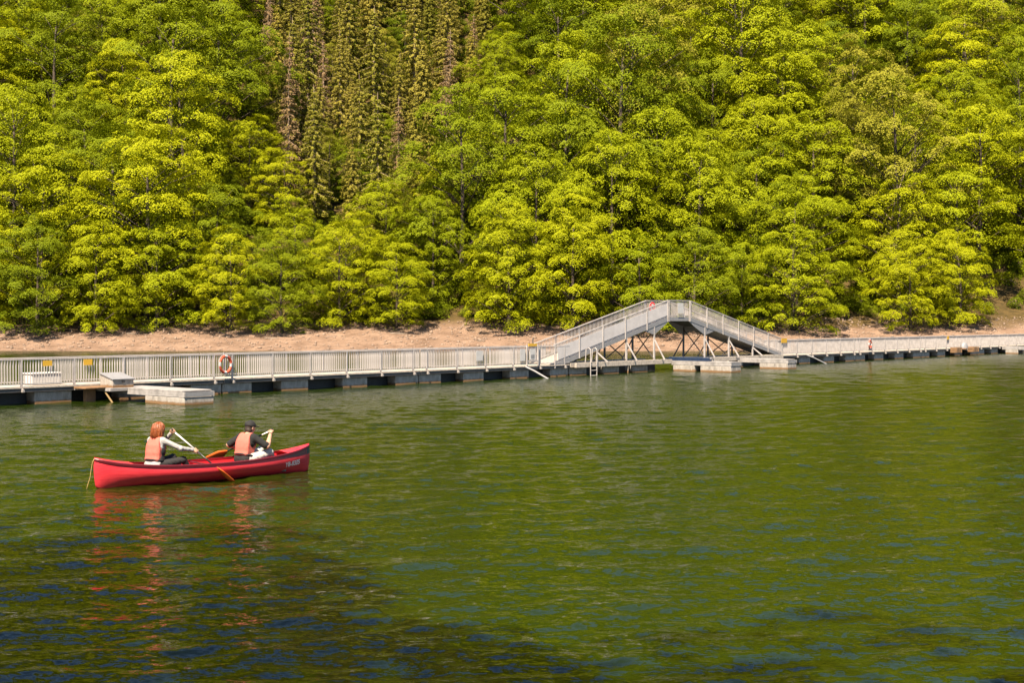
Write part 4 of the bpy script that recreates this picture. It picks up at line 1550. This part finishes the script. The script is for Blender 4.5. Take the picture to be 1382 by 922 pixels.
# ---- paddler in the stern
def build_stern():
    top, tip = Vector((1.46, -0.06, 1.00)), Vector((2.50, -0.56, -0.04))
    sd_ = (tip - top).normalized()
    make_paddle('paddle', 'orange bladed paddle with white upper shaft dipping in beside the hull', top, tip, 0.50, 0.70, (-0.60, -0.75, 0.75))
    T = torso_frame((1.12, 0.0, 0.335), R(11), R(24))
    pr = []
    SH, SK, TR, FT = 0, 1, 2, 3
    # pelvis, waist, chest, shoulders
    pr.append((SH, 0.04, T((0.0, -0.075, 0.02)), T((0.0, 0.075, 0.02)), 0.115, 0.115))
    pr.append((SH, 0.06, T((0.0, -0.05, 0.18)), T((0.0, 0.05, 0.18)), 0.098, 0.098))
    pr.append((SH, 0.06, T((0.01, -0.07, 0.36)), T((0.01, 0.07, 0.36)), 0.108, 0.108))
    pr.append((SH, 0.06, T((0.0, -0.125, 0.48)), T((0.0, 0.125, 0.48)), 0.066, 0.066))
    neck = T((0.0, 0, 0.50))
    hc = Vector(T((0.03, 0.0, 0.675)))
    pr.append((SK, 0.03, neck, tuple(hc + Vector((0, 0, -0.05))), 0.052, 0.048))
    hp, hf = head_prims(hc, R(14), R(4), skin=SK)
    pr += hp
    rs, ls = T((0.015, -0.165, 0.475)), T((0.015, 0.165, 0.475))
    rh = top + sd_ * 0.60
    lh = top + sd_ * 0.03
    re = Vector((1.55, -0.27, 0.655))
    le = Vector((1.38, 0.20, 0.70))
    rw = Vector(rh) + (re - rh).normalized() * 0.085
    lw = Vector(lh) + (le - lh).normalized() * 0.085
    arm(pr, SH, SK, rs, tuple(re), tuple(rw), 0.056, 1)
    arm(pr, SH, SK, ls, tuple(le), tuple(lw), 0.056, 1)
    pr += hand_prims(SK, rw, rh, sd_)
    pr += hand_prims(SK, lw, lh, sd_)
    for s, kn, ft in ((-1, (1.63, -0.19, 0.43), (1.86, -0.17, 0.10)), (1, (1.60, 0.19, 0.45), (1.84, 0.17, 0.10))):
        hipj = (1.14, s * 0.09, 0.335)
        pr.append((TR, 0.04, hipj, kn, 0.092, 0.066))
        pr.append((TR, 0.02, kn, ft, 0.062, 0.042))
        pr.append((FT, 0.02, (ft[0] - 0.02, ft[1], 0.085), (ft[0] + 0.15, ft[1] + s * 0.02, 0.072), 0.042, 0.034))
    root = thing('person', 'person in the stern with copper bob hair, grey sweater and coral life vest', 'person', CA, CRZ)
    link('body', body_mesh('body', pr, [M_sweater, M_skin, M_darkpants, M_shoe, M_eye, M_lips]), root)
    arms = [p for p in pr if p[0] == SH][4:]

    def vest(P):
        d = None
        for (a, b, r_) in (((0, -0.078, 0.10), (0, 0.078, 0.10), 0.122), ((0.0, -0.072, 0.24), (0.0, 0.072, 0.24), 0.126), ((0.008, -0.078, 0.36), (0.008, 0.078, 0.36), 0.132), ((0.0, -0.085, 0.465), (0.0, 0.085, 0.465), 0.092)):
            q = sd_cap(P, T(a), T(b), r_, r_)
            d = q if d is None else smin(d, q, 0.05)
        up = Vector(T((0, 0, 1))) - Vector(T((0, 0, 0)))
        lft = Vector(T((0, 1, 0))) - Vector(T((0, 0, 0)))
        o_ = np.array(T((0, 0, 0)))
        h = (P - o_) @ np.array(up)
        y_ = (P - o_) @ np.array(lft)
        d = np.maximum(d, 0.085 - h)
        d = np.maximum(d, h - 0.56)
        d = np.maximum(d, np.abs(y_) - 0.172 + np.clip(h - 0.30, 0, 1) * 0.22)
        d = np.maximum(d, -sd_cap(P, T((0.012, 0, 0.46)), T((0.03, 0, 0.70)), 0.072, 0.085))
        for (m_, k, a, b, ra, rb) in arms[:4]:
            d = np.maximum(d, -(sd_cap(P, a, b, ra, rb) - 0.012))
        return d
    lo, hi = np.array(T((0, 0, 0.3))) - 0.36, np.array(T((0, 0, 0.3))) + 0.36
    vo = link('life_vest', sdf_part('life_vest', vest, lo, hi, [M_vest]), root)
    # dark waist strap and black side webbing
    pts = [T((0.150 * math.cos(a) * 0.86, (0.072 + 0.13) * math.sin(a) * 0.98, 0.105)) for a in np.linspace(0, 2 * math.pi, 33)]
    MB().tube(pts, 0.016, 6).build('waist_strap', M_strap, vo, smooth=True)

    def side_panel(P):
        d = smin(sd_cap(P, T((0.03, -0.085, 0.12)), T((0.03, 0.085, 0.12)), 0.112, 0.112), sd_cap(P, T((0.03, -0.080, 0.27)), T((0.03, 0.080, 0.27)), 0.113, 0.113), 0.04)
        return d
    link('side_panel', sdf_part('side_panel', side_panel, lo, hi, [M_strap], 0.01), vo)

    def hair(P):
        d = smin(sd_cap(P, hf((-0.015, 0, 0.045)), hf((-0.03, 0, 0.02)), 0.112, 0.112), sd_cap(P, hf((-0.035, -0.05, -0.03)), hf((-0.045, -0.065, -0.135)), 0.070, 0.056), 0.04)
        d = smin(d, sd_cap(P, hf((-0.035, 0.05, -0.03)), hf((-0.045, 0.065, -0.135)), 0.070, 0.056), 0.04)
        d = smin(d, sd_cap(P, hf((-0.065, 0.0, -0.02)), hf((-0.07, 0.0, -0.14)), 0.062, 0.048), 0.03)
        d = smin(d, sd_cap(P, hf((0.015, -0.082, 0.02)), hf((0.012, -0.075, -0.10)), 0.030, 0.024), 0.02)
        d = smin(d, sd_cap(P, hf((0.015, 0.082, 0.02)), hf((0.012, 0.075, -0.10)), 0.030, 0.024), 0.02)
        ang = np.arctan2(P[:, 1] - hc.y, P[:, 0] - hc.x)
        d = d + 0.008 * np.sin(ang * 13 + P[:, 2] * 14) + 0.004 * np.sin(ang * 37 - P[:, 2] * 20)
        face = sd_cap(P, hf((0.12, 0, 0.01)), hf((0.10, 0, -0.12)), 0.075, 0.075)
        return np.maximum(d, -face)
    ho = link('hair', sdf_part('hair', hair, np.array(hc) - 0.24, np.array(hc) + 0.2, [M_hair], 0.007), root)
    mb = MB()
    for k in range(90):
        a = R(62) + R(236) * (k + rng.random()) / 90
        j = rng.normal() * 0.006
        ca_, sa_ = math.cos(a), math.sin(a)
        mb.tube([hf((-0.02 + 0.03 * ca_, 0.03 * sa_, 0.152)), hf((-0.022 + (0.092 + j) * ca_, (0.095 + j) * sa_, 0.105)), hf((-0.025 + (0.112 + j) * ca_, (0.116 + j) * sa_, 0.02)),
                 hf((-0.040 + (0.100 + j) * ca_, (0.120 + j) * sa_, -0.08)), hf((-0.045 + (0.085 + 2 * j) * ca_, (0.112 + 2 * j) * sa_, -0.165 - 0.035 * rng.random()))], [0.003, 0.0055, 0.0065, 0.006, 0.002], 5)
    tag(mb.build('hair_strand', M_hair, ho, smooth=True), kind='stuff')
    return root


build_stern()


# ---- paddler in the bow
def build_bow():
    top, tip = Vector((3.64, 0.00, 0.875)), Vector((2.57, 0.74, 0.27))
    sd_ = (tip - top).normalized()
    make_paddle('paddle', 'orange bladed paddle with its blade lifted clear behind the bow paddler', top, tip, 0.46, 0.24, (0.6, 0.5, -0.9))
    T = torso_frame((2.98, 0.0, 0.315), R(15), R(20))
    pr = []
    SH, SK, TR, FT = 0, 1, 2, 3
    pr.append((SH, 0.04, T((0.0, -0.08, 0.02)), T((0.0, 0.08, 0.02)), 0.118, 0.118))
    pr.append((SH, 0.06, T((0.0, -0.06, 0.18)), T((0.0, 0.06, 0.18)), 0.108, 0.108))
    pr.append((SH, 0.06, T((0.01, -0.085, 0.35)), T((0.01, 0.085, 0.35)), 0.118, 0.118))
    pr.append((SH, 0.06, T((0.0, -0.145, 0.465)), T((0.0, 0.145, 0.465)), 0.070, 0.070))
    hc = Vector(T((0.05, 0.0, 0.655)))
    pr.append((SK, 0.03, T((0.0, 0, 0.48)), tuple(hc + Vector((0, 0, -0.05))), 0.060, 0.055))
    hp, hf = head_prims(hc, R(6), R(8), skin=SK)
    pr += hp
    rs, ls = T((0.015, -0.19, 0.455)), T((0.015, 0.19, 0.455))
    rh = top + sd_ * 0.03
    lh = top + sd_ * 0.82
    re = Vector((3.36, -0.30, 0.585))
    le = Vector((2.86, 0.36, 0.60))
    rw = rh + (re - rh).normalized() * 0.085
    lw = lh + (le - lh).normalized() * 0.085
    arm(pr, SH, SK, rs, tuple(re), tuple(rw), 0.062, 0)
    arm(pr, SH, SK, ls, tuple(le), tuple(lw), 0.062, 0)
    pr += hand_prims(SK, rw, rh, sd_)
    pr += hand_prims(SK, lw, lh, sd_)
    for s, kn, ft in ((-1, (3.46, -0.20, 0.455), (3.66, -0.16, 0.12)), (1, (3.46, 0.19, 0.46), (3.66, 0.15, 0.12))):
        hipj = (3.00, s * 0.09, 0.315)
        pr.append((TR, 0.04, hipj, kn, 0.098, 0.080))
        knee_end = tuple(Vector(kn).lerp(Vector(ft), 0.10))
        pr.append((SK, 0.02, knee_end, ft, 0.064, 0.042))
        pr.append((FT, 0.02, (ft[0] - 0.02, ft[1], 0.090), (ft[0] + 0.15, ft[1] + s * 0.015, 0.078), 0.042, 0.034))
    root = thing('person', 'person in the bow with black cap, black tee, white trousers and coral life vest', 'person', CA, CRZ)
    link('body', body_mesh('body', pr, [M_blacktee, M_skin, M_shorts, M_shoe, M_eye, M_lips]), root)
    arms = [p for p in pr if p[0] == SH][4:]

    def vest(P):
        d = None
        for (a, b, r_) in (((0, -0.082, 0.10), (0, 0.082, 0.10), 0.126), ((0.0, -0.080, 0.24), (0.0, 0.080, 0.24), 0.134), ((0.008, -0.09, 0.35), (0.008, 0.09, 0.35), 0.142), ((0.0, -0.10, 0.455), (0.0, 0.10, 0.455), 0.096)):
            q = sd_cap(P, T(a), T(b), r_, r_)
            d = q if d is None else smin(d, q, 0.05)
        up = np.array(Vector(T((0, 0, 1))) - Vector(T((0, 0, 0))))
        lft = np.array(Vector(T((0, 1, 0))) - Vector(T((0, 0, 0))))
        o_ = np.array(T((0, 0, 0)))
        h = (P - o_) @ up
        y_ = (P - o_) @ lft
        d = np.maximum(d, 0.085 - h)
        d = np.maximum(d, h - 0.555)
        d = np.maximum(d, np.abs(y_) - 0.172 + np.clip(h - 0.33, 0, 1) * 0.20)
        d = np.maximum(d, -sd_cap(P, T((0.012, 0, 0.45)), T((0.03, 0, 0.70)), 0.076, 0.09))
        for (m_, k, a, b, ra, rb) in arms[:2]:
            d = np.maximum(d, -(sd_cap(P, a, b, ra, rb) - 0.010))
        return d
    lo, hi = np.array(T((0, 0, 0.3))) - 0.37, np.array(T((0, 0, 0.3))) + 0.37
    vo = link('life_vest', sdf_part('life_vest', vest, lo, hi, [M_vest]), root)
    pts = [T((0.146 * math.cos(a) * 0.90, 0.208 * math.sin(a), 0.105)) for a in np.linspace(0, 2 * math.pi, 33)]
    MB().tube(pts, 0.017, 6).build('waist_strap', M_strap, vo, smooth=True)
    wc = Vector(rw) + (re - rh).normalized() * 0.02
    MB().tube([wc, wc + (re - rh).normalized() * 0.022], 0.036, 12).build('wristband', M_strap, root)

    def hairf(P):
        d = smin(sd_cap(P, hf((-0.02, 0, 0.03)), hf((-0.035, 0, -0.03)), 0.094, 0.075), sd_cap(P, hf((-0.04, -0.03, -0.05)), hf((-0.04, 0.03, -0.05)), 0.05, 0.05), 0.03)
        face = sd_cap(P, hf((0.10, 0, 0.05)), hf((0.08, 0, -0.12)), 0.10, 0.085)
        return np.maximum(d, -face)
    link('hair', sdf_part('hair', hairf, np.array(hc) - 0.2, np.array(hc) + 0.2, [M_hairdark], 0.008), root)

    def capf(P):
        d = sd_cap(P, hf((0.0, 0, 0.05)), hf((-0.02, 0, 0.045)), 0.103, 0.103)
        upv = np.array(Vector(hf((0.10, 0, 1))) - Vector(hf((0, 0, 0))))
        upv = upv / np.linalg.norm(upv)
        h = (P - np.array(hf((0, 0, 0)))) @ upv
        d = np.maximum(d, 0.028 - h)
        q = sd_cap(P, hf((0.10, -0.03, 0.048)), hf((0.10, 0.03, 0.048)), 0.075, 0.075)
        q = np.maximum(q, np.abs(h - 0.052) - 0.008)
        b = sd_cap(P, hf((-0.01, 0, 0.155)), hf((-0.012, 0, 0.156)), 0.012, 0.012)
        return np.minimum(np.minimum(d, q), b)
    link('cap', sdf_part('cap', capf, np.array(hc) - 0.22, np.array(hc) + 0.26, [M_cap], 0.007), root)
    return root


build_bow()
